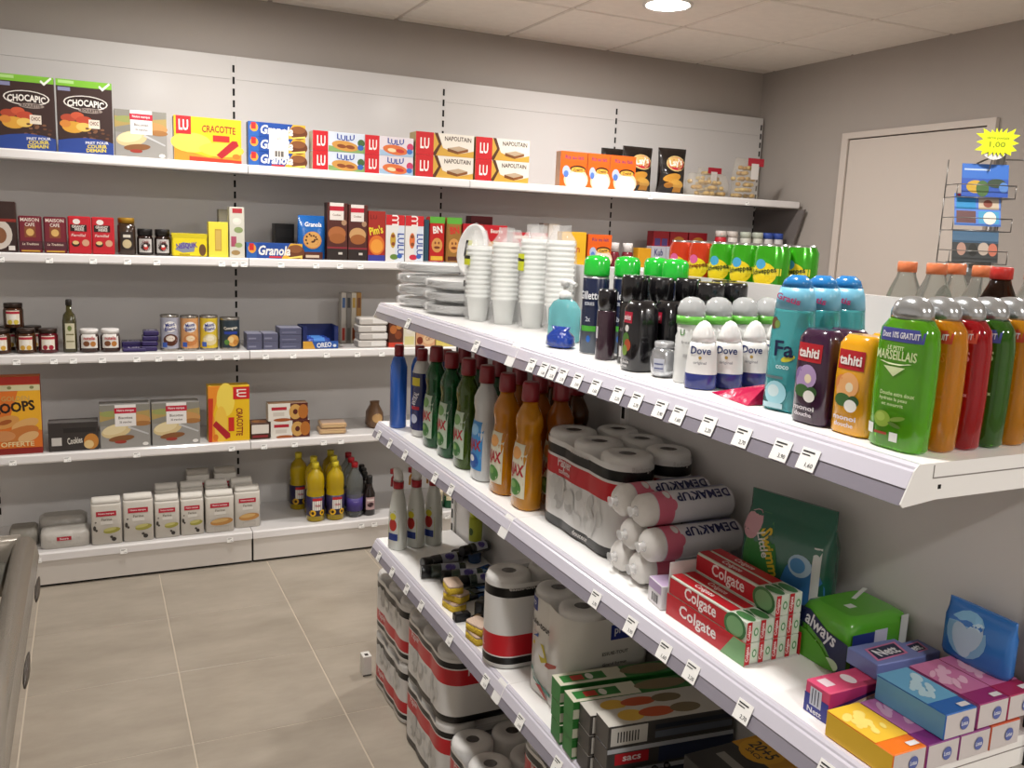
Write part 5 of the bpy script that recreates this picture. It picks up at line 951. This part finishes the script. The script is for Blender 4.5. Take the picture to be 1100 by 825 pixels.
# nappies and pads
pouch('nappy_pack', 'green and blue shiny swim nappy pack standing against the panel', 'nappy pack', .396, -3.232, T2, .160, .072, .205, M('#2c6a56', .22, bump=.35, bscale=18., coat=.5),
      [('e', .25, .45, .26, .40, '#3f8a44'), ('e', .2, .12, .22, .10, '#2a62b4'), ('e', .78, .30, .22, .32, '#3a7cbc'), ('e', .15, .74, .12, .11, '#d9a8b0'), ('t', 'Swimmers', .46, .50, .09, '#e8c83a', bold(None, -70, b=.03)), ('t', 'Little', .34, .62, .07, '#f0f0ea', bold(None, -70)), ('e', .76, .55, .12, .09, '#b9d6ea'), ('e', .74, .55, .08, .06, '#5a9ad0'), ('e', .72, .30, .10, .08, '#9cc4e4'), ('e', .76, .12, .08, .06, '#9cc4e4'), ('r', .88, .1, .95, .72, '#e2e6e4')], rz=A+.24, top=.03)
e = empty('pad_pack', (.398, -3.3735, T2)); e.rotation_euler = (0, 0, A); tag(e, 'green pad pack with navy curved panel and white script', 'pad pack')
gm2 = M('#57a82a', .22, bump=.2, bscale=18., coat=.5)
MB().loft([(0, .045, .056), (.004, .05, .062), (.072, .05, .062), (.082, .046, .056), (.087, .036, .045)], gm2, 7., 32).build('pack', e)
pr = Print(); fm, a, b = boxmap(.10, .125, .085, 'F')
pr.put(fm, a, b, [('p', [(0, .88), (.25, .90), (.6, .68), (1, .62), (1, .02), (.85, .05), (.55, .42), (.25, .60), (0, .62)], '#1b2450'), ('t', 'always', .47, .62, .24, '#f2f4f8', bold(.62, -16)), ('e', .72, .14, .14, .10, '#cfe6c0'), ('t', '100%', .28, .36, .10, '#a9d68c', bold(.3)), ('p', [(0, .0), (.6, 0), (.8, .04), (.5, .34), (.2, .5), (0, .5)], '#5fae34')])
fm, a, b = boxmap(.10, .125, .085, 'R'); pr.put(fm, a, b, [('r', .06, .1, .42, .78, '#2c3c86'), ('r', .40, .16, .60, .80, '#cfcfe4'), ('r', .1, .3, .3, .6, '#4f6ab0'), ('r', .80, .1, .92, .98, '#d8dcd8')])
fm, a, b = boxmap(.10, .125, .0865, 'T'); pr.put(fm, a, b, [('p', [(.1, .95), (.35, .55), (.40, .58), (.16, .98)], '#dfe4dc'), ('r', .5, .3, .62, .42, '#d4dcd0')])
pr.build(e)
# boxes of tampons and pocket tissue cartons
def netbox(x, y, z, w, d, h, rz, lab, top, end, name='tampon_box', art=None):
    return carton(name, lab, 'tampon box', x, y, z, w, d, h, top, rz=rz, faces={'F': end, 'K': end}, art=art, group='tampon boxes')
nt_pink = {'T': [('r', .05, .35, .14, .8, '#f0d8e0'), ('e', .30, .5, .05, .3, '#f4e8ec'), ('r', .55, .2, .70, .7, '#f4e8ec'), ('e', .85, .6, .05, .3, '#f0b8c4')], 'L': [('r', 0, 0, 1, .62, '#3a3f9a'), ('r', .22, .30, .70, .88, '#d8dce8'), ('r', .30, .35, .34, .84, '#3a3a50'), ('r', .42, .35, .46, .84, '#3a3a50'), ('r', .55, .35, .59, .84, '#3a3a50'), ('t', 'Nett', .45, .14, .18, '#f2f2f8', bold(.6))],
           'F': [('p', [(0, .0), (1, 0), (1, .55), (.5, .8), (0, .5)], '#4a2a6a'), ('p', [(.05, .0), (.95, 0), (.95, .5), (.5, .7), (.05, .4)], '#e9c7b0'), ('e', .5, .4, .2, .2, '#f4eee4'), ('e', .12, .25, .08, .2, '#e0a02a')]}
netbox(.3125, -3.4815, T2, .175, .042, .043, .0, 'pink and blue tampon box lying across the shelf', '#e0517a', '#b83a78', art=nt_pink)
nt_lav = {'T': [('p', [(.1, .15), (.8, .25), (.9, .85), (.2, .75)], '#d77aa8'), ('p', [(.16, .22), (.76, .30), (.84, .78), (.24, .70)], '#20264e'), ('t', 'Nett', .50, .50, .32, '#f2f2f8', bold(.46, 4, b=.03))]}
for k, (x, lab) in enumerate(((.362, 'lavender tampon box behind the pink one'), (.432, 'lavender tampon box against the panel'))):
    carton('tampon_box', lab, 'tampon box', x, -3.4545 if k == 0 else -3.452, T2+(.0436 if k == 0 else .0), .066, .03 if k == 0 else .04, .03 if k == 0 else .045, '#7a86c4', art=nt_lav, group='tampon boxes') if k else None
carton('tampon_box', 'lavender tampon box stacked on the pink one', 'tampon box', .352, -3.474, T2+.0434, .085, .055, .022, '#7a86c4', art=nt_lav, rz=-.05, group='tampon boxes')
def tissue(x, y, z, col, c2, c3, lab, w=.054, l=.104, h=.033):
    r_ = random.Random(int(x*1000+z*100)); art = [('r', 0, .26, 1, 1, c2)]+[('e', .2+.6*r_.random(), .40+.45*r_.random(), .10+.14*r_.random(), .03+.04*r_.random(), c3, 20+r_.random()*60) for _ in range(14)]+[('r', .62, .06, .92, .14, '#f2eef0')]
    return carton('tissue_carton', lab, 'tissue carton', x, y, z, w, l, h, col, faces={'F': '#d9d2d2', 'L': c2}, art={'T': art, 'F': [('e', .62, .5, .14, .26, '#5a6ab0'), ('t', 'Lotus', .62, .5, .16, '#eef0f6', bold(.2))]}, group='tissue cartons at the shelf corner')
tissue(.2315, -3.5705, T2, '#f07a1c', '#f2c43a', '#f8e07a', 'orange and yellow tissue carton at the shelf corner')
tissue(.287, -3.5715, T2, '#8a2f86', '#c878b8', '#e8b8dc', 'purple tissue carton beside the orange one')
tissue(.3425, -3.5715, T2, '#8f3a80', '#c878b8', '#e8b8dc', 'purple tissue carton under the blue one')
tissue(.398, -3.5715, T2, '#c8502a', '#e08a5a', '#f0b890', 'reddish tissue carton under the magenta one')
tissue(.312, -3.5710, T2+.0334, '#2a6cc0', '#6fb4de', '#c4e4f2', 'bright blue tissue carton lying on top of the purple ones')
tissue(.372, -3.5695, T2+.0334, '#a02c72', '#d078a8', '#eab8d2', 'magenta tissue carton on top beside the blue one')
tissue(.4265, -3.5695, T2+.0334, '#b02c5c', '#d078a8', '#eab8d2', 'magenta tissue carton on top against the panel', w=.052)
pouch('tissue_pouch', 'blue flowered tissue pouch standing against the panel', 'tissue pouch', .4360, -3.547, T2+.0668, .10, .03, .078, M('#2c74c4', .25, coat=.4), [('e', .4, .5, .3, .4, '#8cc0e4'), ('e', .35, .4, .14, .3, '#c4def0', 20), ('e', .5, .5, .12, .3, '#c4def0', -25)], rz=A, top=.008)
# ================================================================ gondola, third shelf
for k, x in enumerate((.234, .293, .352)):
    wb = M('#dfe2dc', .3, coat=.3); e = bottle('spray_bottle', ('white trigger spray bottle nearest the aisle', 'white trigger spray bottle in the middle of three', 'white trigger spray bottle nearest the panel')[k], 'spray bottle', x, -1.725, T3,
        [('bottle', [(0, .027, .022), (.004, .030, .0245), (.11, .029, .024), (.155, .023, .020), (.185, .016, .016), (.196, .0145, .0145)], wb, 2.5, 24), ('collar', [(.195, .0165, .0165), (.217, .0165, .0165)], M('#b01a28', .35), 2., 20), ('head', [(.217, .014, .012), (.232, .016, .013), (.248, .014, .012, -.004, 0), (.258, .008, .008, -.010, 0)], M('#e8e8e4', .3), 2.4, 20)], rz=A+.55,
        art=[(.02, .13, [('p', [(.15, .05), (.85, .05), (.85, .7), (.6, .98), (.3, .9), (.15, .6)], '#a9b83a'), ('r', .2, .1, .8, .3, '#2a3f8a'), ('e', .5, .55, .24, .18, '#c0342c'), ('e', .5, .8, .2, .1, '#e0d23a')])], group='white trigger spray bottles')
    MB().box(-.030, -.016, -.006, .006, .236, .252, M('#b01a28', .35)).build('nozzle', e)
    MB().tube([(-.015, 0, .236), (-.026, 0, .222), (-.028, 0, .195)], .004, M('#b01a28', .35) if k == 0 else M('#e0a23a', .35)).build('trigger', e)
for k, x in enumerate((.425, .448)):
    bottle('spray_can', ('yellow-green insect spray can by the panel', 'second yellow-green insect spray can by the panel')[k], 'spray can', x-.008, -1.885+k*.05-.03, T3, [('can', [(0, .018, .018), (.003, .020, .020), (.07, .020, .020), (.14, .020, .020)], [M('#3c5a8a', .3)]*2+[M('#b8c23a', .3)], 2., 20), ('cap', [(.14, .019, .019), (.165, .018, .018), (.17, .012, .012)], M('#c9d03a', .3), 2., 18)], rz=A+.4, art=[(.01, .13, [('r', .2, .2, .8, .5, '#d4dae4'), ('e', .5, .75, .2, .1, '#4a6a2a')])], group='insect spray cans')
# lying shoe polish bottles and tubes
def lying(x, y, z, L, r, col, lab, lbl='#9aa0b0', yaw=0., capc='#151416', name='polish_bottle', cat='polish bottle'):
    e = empty(name, (x, y, z+r)); tag(e, lab, cat, 'small bottles lying on the third shelf')
    MB().loft([(.028, r*.9, r*.9), (.034, r, r), (L-.004, r, r), (L, r*.9, r*.9)], M(col, .25, coat=.4), 2., 18).build('bottle', e)
    MB().loft([(0, r*.86, r*.86), (.003, r*.92, r*.92), (.028, r*.92, r*.92)], M(capc, .3), 2., 18).build('cap', e)
    fm, a, b = loftmap([(0, r*1.01, r*1.01), (L, r*1.01, r*1.01)], 2., 0, L)
    Print(True).put(fm, a, b, [('r', .08, .45, .92, .85, lbl), ('e', .5, .65, .3, .12, '#4a3c8a')]).build(e)
    place(e, x, y, z+r, RZ(yaw) @ RX(-50) @ RY(90))
lying(.220, -1.983, T3, .13, .020, '#16281c', 'black-capped polish bottle lying nearest the shelf edge', yaw=-12)
lying(.262, -2.035, T3, .12, .019, '#14331f', 'green polish bottle lying second from the edge', '#b8bcd0', -12)
lying(.245, -1.925, T3, .13, .019, '#1a1a1e', 'black polish bottle lying farthest from us', '#a9acb8', 6)
lying(.298, -2.083, T3, .11, .018, '#2a3a34', 'grey-green polish bottle lying behind the sponges', '#c4c8cc', -8)
lying(.355, -1.96, T3+.039, .10, .017, '#1c2422', 'dark polish bottle resting on the others', '#b4b8c4', 15)
lying(.36, -1.885, T3, .09, .018, '#3a3a22', 'olive polish bottle lying by the panel', '#b4b04a', 10)
for k, (x, y, c, lab) in enumerate(((.36, -2.15, '#1c4a86', 'blue flat blister pack lying under the roll pack'), (.29, -2.155, '#16202c', 'dark flat blister pack lying behind the sponges'), (.40, -2.02, '#2a5a9a', 'blue flat pack by the panel'))):
    carton('blister_pack', lab, 'blister pack', x, y, T3, .10, .055, .014, c, rz=.2*k, rough=.25, bevel=.003, art={'T': [('r', .1, .3, .6, .6, '#8aa4c4'), ('r', .7, .2, .9, .8, '#2c3036')]}, group='flat blister packs')
def sponge(x, y, z, lab, rz):
    e = empty('sponge', (x, y, z), rz); tag(e, lab, 'sponge', 'yellow sponges on the third shelf')
    MB().loft([(0, .030, .02), (.002, .032, .0215), (.018, .032, .0215)], M('#e3c13c', .9, bump=.8, bscale=160.), 7., 24).build('foam_block', e)
    MB().loft([(.018, .032, .0215), (.024, .031, .021)], M('#e8cdb8', .9, bump=.6, bscale=200.), 7., 24).build('scouring_pad', e)
sponge(.236, -2.205, T3, 'yellow sponge at the bottom of its pile', A+.2); sponge(.240, -2.208, T3+.025, 'yellow sponge with pale pad in the middle of its pile', A+.5); sponge(.232, -2.203, T3+.05, 'yellow sponge on top of its pile', A-.1)
sponge(.222, -2.40, T3+.0, 'yellow sponge lying beside the kitchen roll', A+.1); sponge(.224, -2.402, T3+.0248, 'yellow sponge on top beside the kitchen roll', A+.3)
for k, (x, y) in enumerate(((.226, -2.283), (.254, -2.335), (.284, -2.275), (.31, -2.345), (.335, -2.30), (.35, -2.24), (.30, -2.39))):
    carton('lighter_pack', 'black flat pack, %s in the dark heap between sponges and rolls' % ('first', 'second', 'third', 'fourth', 'fifth', 'sixth', 'seventh')[k], 'pack', x, y, T3, .044, .024, .022+.012*(k % 3), '#1a1a1c', rz=.4*k, rough=.25, bevel=.003, art={'T': [('r', .1, .2, .5, .8, ('#3a3a3e', '#8a6a3a', '#44484c')[k % 3])]}, group='black flat packs')
# kitchen roll packs on the third shelf
kr_b = [(.06, wht), (.14, blkm), (.155, wht), (.40, redm), (.41, wht), (.84, wht), (.95, blkm), (1., wht)]
roll_pack('kitchen_roll_pack', 'kitchen roll pack with red and black bands at the bay joint', .2985, -2.512, T3, 1, 2, .108, .222, kr_b, art={'F': [('t', 'XXL', .35, .25, .08, '#f2dada', bold(.3)), ('t', 'essuie', .3, .09, .05, '#e4e0dc', bold(.3))], 'R': [('t', 'essuie-tout', .3, .89, .05, '#d8d4d0', bold(.3))]}, group='kitchen roll packs')
ew = M('#e6e3dc', .35, coat=.3)
roll_pack('kitchen_roll_pack', 'tall white kitchen roll pack with coloured drawings and blue squares', .3445, -2.7185, T3, 2, 2, .104, .235, [(1., ew)], group='kitchen roll packs',
          art={'F': [('r', .10, .80, .28, .93, '#26358c'), ('t', 'pro', .19, .86, .06, '#e4e6f2', bold(.12)), ('t', 'Essuie-tout', .30, .70, .06, '#3a3634', bold(.46, -6)), ('p', [(.05, .38), (.10, .52), (.22, .60), (.32, .60), (.32, .56), (.22, .55), (.13, .48), (.09, .38)], '#3a66b8'), ('p', [(.14, .36), (.22, .50), (.42, .52), (.5, .38), (.4, .34)], '#e0cf3a'), ('p', [(.12, .30), (.55, .34), (.72, .42), (.73, .45), (.5, .38), (.12, .34)], '#c8452a'), ('p', [(.05, .24), (.2, .26), (.3, .16), (.45, .12), (.62, .12), (.62, .09), (.42, .09), (.26, .13), (.18, .22), (.05, .2)], '#2f8a7a'), ('p', [(.3, .10), (.5, .02), (.55, .03), (.4, .12)], '#c23a34')],
               'R': [('r', .44, .74, .66, .88, '#26358c'), ('t', 'pro', .55, .81, .07, '#e4e6f2', bold(.14)), ('t', 'ESSUIE-TOUT', .5, .62, .03, '#5a5652', bold(.3)), ('t', 'Grand format', .5, .52, .025, '#5a5652', bold(.28)), ('t', '2 x 3', .5, .42, .03, '#5a5652', bold(.16)), ('p', [(.34, .27), (.42, .27), (.38, .34)], '#3a3634'), ('p', [(.56, .27), (.64, .27), (.64, .34)], '#3a3634')]})
# long cartons of foil, cling film and bin bags, lying crosswise
def foil(x, y, z, lab, col, end, kind, yaw, L=.262, w=.046, h=.0405):
    art = {'L': [], 'T': [('r', .0, .0, .55, 1, '#d8d6c0'), ('r', .04, .2, .40, .8, '#2f7a34'), ('r', .12, .3, .22, .7, '#c2382a'), ('e', .27, .5, .03, .25, '#e6e6dc'), ('e', .75, .5, .22, .4, '#8a7a5a')] if kind == 'g' else [('r', 0, 0, 1, 1, '#cfcbc2'), ('e', .22, .5, .10, .35, '#e3b84a'), ('e', .42, .5, .14, .3, '#c9582c'), ('e', .65, .5, .12, .3, '#7a6a4a')] if kind == 'k' else [('r', 0, .1, 1, .9, '#b4b8c0'), ('r', .3, .2, .5, .8, '#b8242c')],
           'F': [('r', .0, .15, 1, .62, '#c9cbb4'), ('r', .3, .22, .8, .5, '#b4b8a0')] if kind == 'g' else [('r', .02, .12, .30, .92, '#d6d3cc')]+[('r', .07+.022*q, .25, .08+.022*q, .72, '#2a2a2a') for q in range(8)]+[('r', .36, .2, .98, .5, '#6a707c'), ('r', .36, .6, .98, .8, '#2a2e3a')] if kind == 'k' else [('r', .06, .25, .32, .75, '#c0242e'), ('t', 'sacs', .19, .5, .3, '#f2e6e6', bold(.14)), ('r', .4, .1, 1, .9, '#2a3350'), ('r', 0, .8, 1, 1, '#c4c8ce')]}
    return carton('foil_carton' if kind == 'g' else 'bin_bag_carton', lab, 'carton', x+L/2*math.cos(math.radians(yaw)), y+L/2*math.sin(math.radians(yaw)), z, L, w, h, col, faces={'L': end}, rz=math.radians(yaw), art=art, group='long household cartons lying crosswise')
for k in range(3): foil(.196, -2.852+.003*k, T3+k*.0409, 'green foil carton, %s of the pile beside the white roll pack' % ('bottom', 'middle', 'top')[k], '#2f7a34', '#2c8a38', 'g', -6)
for k in range(3): foil(.194-.002*k, -2.905-.002*k, T3+k*.0409, 'green foil carton, %s of the second green pile' % ('bottom', 'middle', 'top')[k], '#2f7a34', '#2c8a38', 'g', -6)
for k in range(3): foil(.196, -2.9605, T3+k*.0409, 'dark grey bin bag carton, %s of the first dark pile' % ('bottom', 'middle', 'top')[k], '#4a4744', '#4c4a48', 'k', -6, w=.05)
for k in range(3): foil(.198, -3.0185, T3+k*.0445, 'dark grey bin bag carton with barcode, %s of the second dark pile' % ('bottom', 'middle', 'top')[k], '#4a4744', '#55524f', 'k' if k == 2 else 'b', -6, h=.044, w=.054)
e = empty('battery_tray', (.262, -3.120, T3)); tag(e, 'shallow dark tray of small black caps under the shelf', 'tray')
MB().box(-.055, .055, -.055, .055, 0, .002, M('#2a241e', .5)).box(-.055, .055, -.055, -.053, .002, .02, M('#2a241e', .5)).box(-.055, .055, .053, .055, .002, .02, M('#2a241e', .5)).box(-.055, -.053, -.053, .053, .002, .02, M('#2a241e', .5)).box(.053, .055, -.053, .053, .002, .02, M('#2a241e', .5)).build('tray', e)
f0 = None
for i in range(4):
    for j in range(4):
        loc = (.262-.039+i*.026, -3.120-.0385+j*.0255, T3+.0024)
        lab = 'small black glossy bottle standing in the shallow dark tray'
        if f0 is None:
            f0 = bottle('nail_bottle', lab, 'small bottle', *loc, [('glass', [(0, .009, .009), (.002, .0105, .0105), (.028, .0105, .0105), (.034, .006, .006)], M('#1a1412', .1, coat=.6), 2., 14), ('cap', [(.034, .007, .007), (.056, .006, .006), (.058, .004, .004)], M('#141314', .2, coat=.5), 2., 14)], group='small black bottles in the tray')
        else: copy(f0, loc=loc)
carton('bin_bag_box', 'large black carton with yellow roundel and white lettering under the toothpaste', 'carton', .345, -3.302, T3, .235, .18, .150, '#252323', rz=A, faces={'T': '#2c2a29'}, rough=.4,
       art={'T': [('p', [(.0, .55), (.5, .62), (1, .5), (1, .75), (.5, .95), (.0, .9)], '#c88f1c'), ('e', .18, .72, .16, .22, '#d9a01f'), ('t', '20+5', .18, .74, .14, '#2a211a', bold(.22)), ('t', 'SACS', .18, .62, .06, '#2a211a', bold(.14)), ('t', 'maxi', .62, .50, .16, '#e4e2de', bold(.24)), ('r', .08, .28, .50, .38, '#8d8a84'), ('r', .55, .28, .75, .38, '#8d8a84')]})
# ================================================================ roll packs on the floor under the gondola
fl_b = [(.09, wht), (.17, blkm), (.20, wht), (.40, redm), (.42, wht), (.80, wht), (.92, blkm), (1., wht)]
fa_ = {'F': [('t', 'Papier', .30, .30, .10, '#f0d8d8', bold(.18)), ('t', 'toilette', .72, .87, .04, '#cfcac8', bold(.2))]+[(q[0], q[1], q[2]*.75+.36, q[3], q[4]*.8, *q[5:]) for q in grey_fl], 'R': [('t', '18', .4, .30, .09, '#f0d8d8', bold(.14))]}
f2_b = [(.12, blkm), (.14, wht), (.60, wht), (.84, redm), (.86, wht), (.95, blkm), (1., wht)]
f2 = {'F': [('t', 'Papier', .3, .73, .10, '#f0d8d8', bold(.16))]+grey_fl, 'R': [('t', 'Papier', .45, .73, .10, '#f0d8d8', bold(.34)), ('t', 'Mouchoir', .6, .90, .04, '#cfcac8', bold(.24))]}
G4 = 'roll packs piled on the floor'
DI = .114
for k in range(2): roll_pack('toilet_roll_pack', ('lower', 'upper')[k]+' roll pack of the floor pile at the gondola end', .3160, -1.748, .0008+k*.1985, 3, 2, DI, .195, fl_b, art=fa_, group=G4)
for k in range(2): roll_pack('toilet_roll_pack', ('lower', 'upper')[k]+' roll pack of the second floor pile with high red band', .3060, -2.096, .0008+k*.2015, 3, 2, DI, .198, f2_b, art=f2, group=G4)
roll_pack('toilet_roll_pack', 'single roll pack on the floor showing its two front rolls', .3060, -2.444, .0008, 3, 2, DI, .195, f2_b, art=f2, group=G4)
for k in range(2): roll_pack('toilet_roll_pack', ('lower', 'upper')[k]+' roll pack of the floor pile under the nearer bay', .3400, -2.80, .0008+k*.2015, 3, 2, DI, .198, f2_b, art=f2, group=G4)
carton('carton', 'small white carton on the floor behind the roll packs', 'carton', .190, -1.545, .0006, .030, .04, .070, '#d9d5ce', faces={'T': '#e9e6e0'}, art={'T': [('r', .3, .2, .7, .6, '#3a3632')], 'F': [('r', .0, .0, 1, .08, '#4a4540')]})
# ================================================================ postcard rack by the right-hand wall
wire = M('#8d8a86', .3, .8); th = -.4479
RKX, RKY = 2.055, -2.34
e = empty('postcard_rack', (RKX, RKY, 0), th); tag(e, 'revolving wire postcard rack in front of the door', 'postcard rack')
MB().loft([(0, .22, .22), (.015, .22, .22), (.03, .05, .05)], M('#3a3836', .4), 2., 28).build('base', e)
MB().tube([(0, .10, .03), (0, .10, 1.86)], .014, wire, 12).build('pole', e)
PC = [(1.695, -.075, .02), (1.585, -.095, .0), (1.470, -.115, -.02), (1.355, -.12, -.03)]
for side in range(2):
    sx = -.10 if side == 0 else .19; rz_ = 0. if side == 0 else .75
    for k in range(4):
        z = 1.668-.103*k
        b = MB(); w = .185
        fr_ = [(-w/2, -.03, z), (w/2, -.03, z)]
        b.tube([(-w/2, .05, z+.04), (-w/2, -.03, z+.04), (w/2, -.03, z+.04), (w/2, .05, z+.04)], .0016, wire, 6)
        b.tube([(-w/2, .05, z), (-w/2, -.03, z), (w/2, -.03, z), (w/2, .05, z)], .0016, wire, 6)
        for q in range(2): b.tube([((q-.5)*w, -.03, z), ((q-.5)*w, -.03, z+.04)], .0016, wire, 6)
        b.tube([(-w/2, .05, z), (-w/2, .05, z+.12)], .002, wire, 6).tube([(w/2, .05, z), (w/2, .05, z+.12)], .002, wire, 6)
        o = b.build('wire_pocket', e, (sx, .0, 0), rz_)
    MB().tube([(0, .10, 1.80), (sx*.5, .08, 1.80), (sx, .05, 1.78)], .003, wire, 6).build('rack_arm', e)
R3 = Matrix.Rotation(th, 4, 'Z')
def card(sx, k, cols, lab, tilt=10, side=0, dz=0.):
    z = 1.672-.103*k; p = R3 @ Vector((sx, -.012, z)); rz_ = th+(.75 if side else 0)
    c = carton('postcard', lab, 'postcard', RKX+p.x, RKY+p.y, z+dz, .148, .0012, .104, cols[0], rz=rz_, rx=math.radians(-tilt), bevel=0, group='postcards in the wire rack', art={'F': cols[1]})
    return c
sea = [('r', 0, .55, 1, 1, '#3a6fc4'), ('e', .3, .3, .2, .2, '#c9a23a'), ('e', .45, .25, .14, .25, '#4a6a3a'), ('e', .75, .42, .2, .14, '#3a4a3a'), ('r', .05, .8, .6, .85, '#b8cce8'), ('e', .9, .3, .1, .16, '#5a86c8')]
multi = [('r', .04, .52, .46, .92, '#2f8fc8'), ('r', .52, .52, .96, .92, '#c9b8a0'), ('r', .04, .08, .46, .46, '#6a4a4a'), ('r', .52, .08, .96, .46, '#4fa0c8'), ('e', .76, .25, .14, .2, '#efe6da'), ('e', .72, .7, .1, .12, '#8a4a3a'), ('e', .1, .95, .04, .04, '#d04a5a')]
dark = [('r', 0, .6, 1, 1, '#4a6a86'), ('e', .2, .4, .1, .2, '#b08a7a'), ('e', .45, .38, .1, .2, '#2a2a26'), ('e', .68, .42, .12, .2, '#b8a89a'), ('e', .88, .4, .1, .2, '#c0705a')]
goat = [('r', 0, .7, .5, .98, '#b9c4cc'), ('t', 'Bretagne', .25, .83, .12, '#4a5560', bold(.36)), ('e', .3, .3, .14, .22, '#d8cfc0'), ('e', .7, .35, .16, .24, '#c2b4a8'), ('e', .32, .35, .06, .08, '#3a2a20')]
card(-.095, 0, ('#3458b0', sea), 'deep blue postcard in the uppermost pocket under the yellow star'); card(-.105, 1, ('#5a86d8', multi), 'light blue postcard with four small pictures', 14, dz=.012); card(-.10, 2, ('#3a3c3c', dark), 'dark postcard with a row of figures'); card(-.11, 3, ('#54504a', goat), 'brown postcard with pale title strip')
grn = [('r', 0, .5, 1, 1, '#2a6a4a'), ('p', [(0, 0), (1, 0), (1, .3), (0, .5)], '#d8b02a'), ('e', .6, .6, .2, .2, '#3a8ac0')]
card(.19, 0, ('#6a4a52', [('e', .2, .2, .2, .2, '#d0385a'), ('r', 0, .6, 1, 1, '#5a7a6a')]), 'dim postcard with pink corner cut off by the picture edge', 10, 1); card(.19, 1, ('#3a7ab0', grn), 'green and yellow postcard cut off by the picture edge', 10, 1); card(.19, 2, ('#2f76b8', [('e', .3, .3, .3, .3, '#e08a4a')]), 'blue postcard with orange spot cut off by the picture edge', 10, 1)
# neon star sign and white discs on top
def local_sign(nm, lab, cat, sx, sy, z, mb, **k):
    p = R3 @ Vector((sx, sy, 0)); o = mb.build(nm, None, (RKX+p.x, RKY+p.y, z), th); tag(o, lab, cat); return o
pts = []
gg = random.Random(5)
for k in range(36):
    a = 2*math.pi*k/36; rr_ = 1. if k % 2 == 0 else .80; x_, y_ = math.cos(a), math.sin(a); m_ = max(abs(x_)/.060, abs(y_)/.038); s_ = 1.08/m_ if k % 2 == 0 else .76/m_
    q_ = 1+.16*(gg.random()-.4) if k % 2 == 0 else 1.; pts.append((x_*s_*q_, y_*s_*q_))
o = local_sign('star_sign', 'neon yellow star-shaped price sign on top of the postcard rack', 'sign', -.085, -.03, 1.838, MB().extrude(pts, 'y', -.001, .001, M('#e6f21a', .5)))
fm = lambda u, v, q: (-.05+u*.10, -.001-q, -.03+v*.06)
Print().put(fm, .1, .06, [('t', 'carte postale', .5, .72, .14, '#8a9a10', bold(.7)), ('t', '1,00', .5, .38, .26, '#8a9a10', bold(.5))]).build(o)
for q, (sx, lab) in enumerate(((-.088, 'white oval disc behind the yellow star sign'), (.045, 'white oval disc on the rack beside the star sign'))):
    pp = [(.036*math.cos(2*math.pi*k/24), .026*math.sin(2*math.pi*k/24)) for k in range(24)]
    o = local_sign('oval_disc', lab, 'sign', sx, -.025, 1.812 if q == 0 else 1.822, MB().extrude(pp, 'y', -.001, .001, M('#e2dedc', .4)))
    MB().tube([(0, .003, 0), (0, .02, -.06)], .002, wire, 6).build('clip', o)
# ---------------------------------------------------------------- done
bpy.context.view_layer.update()
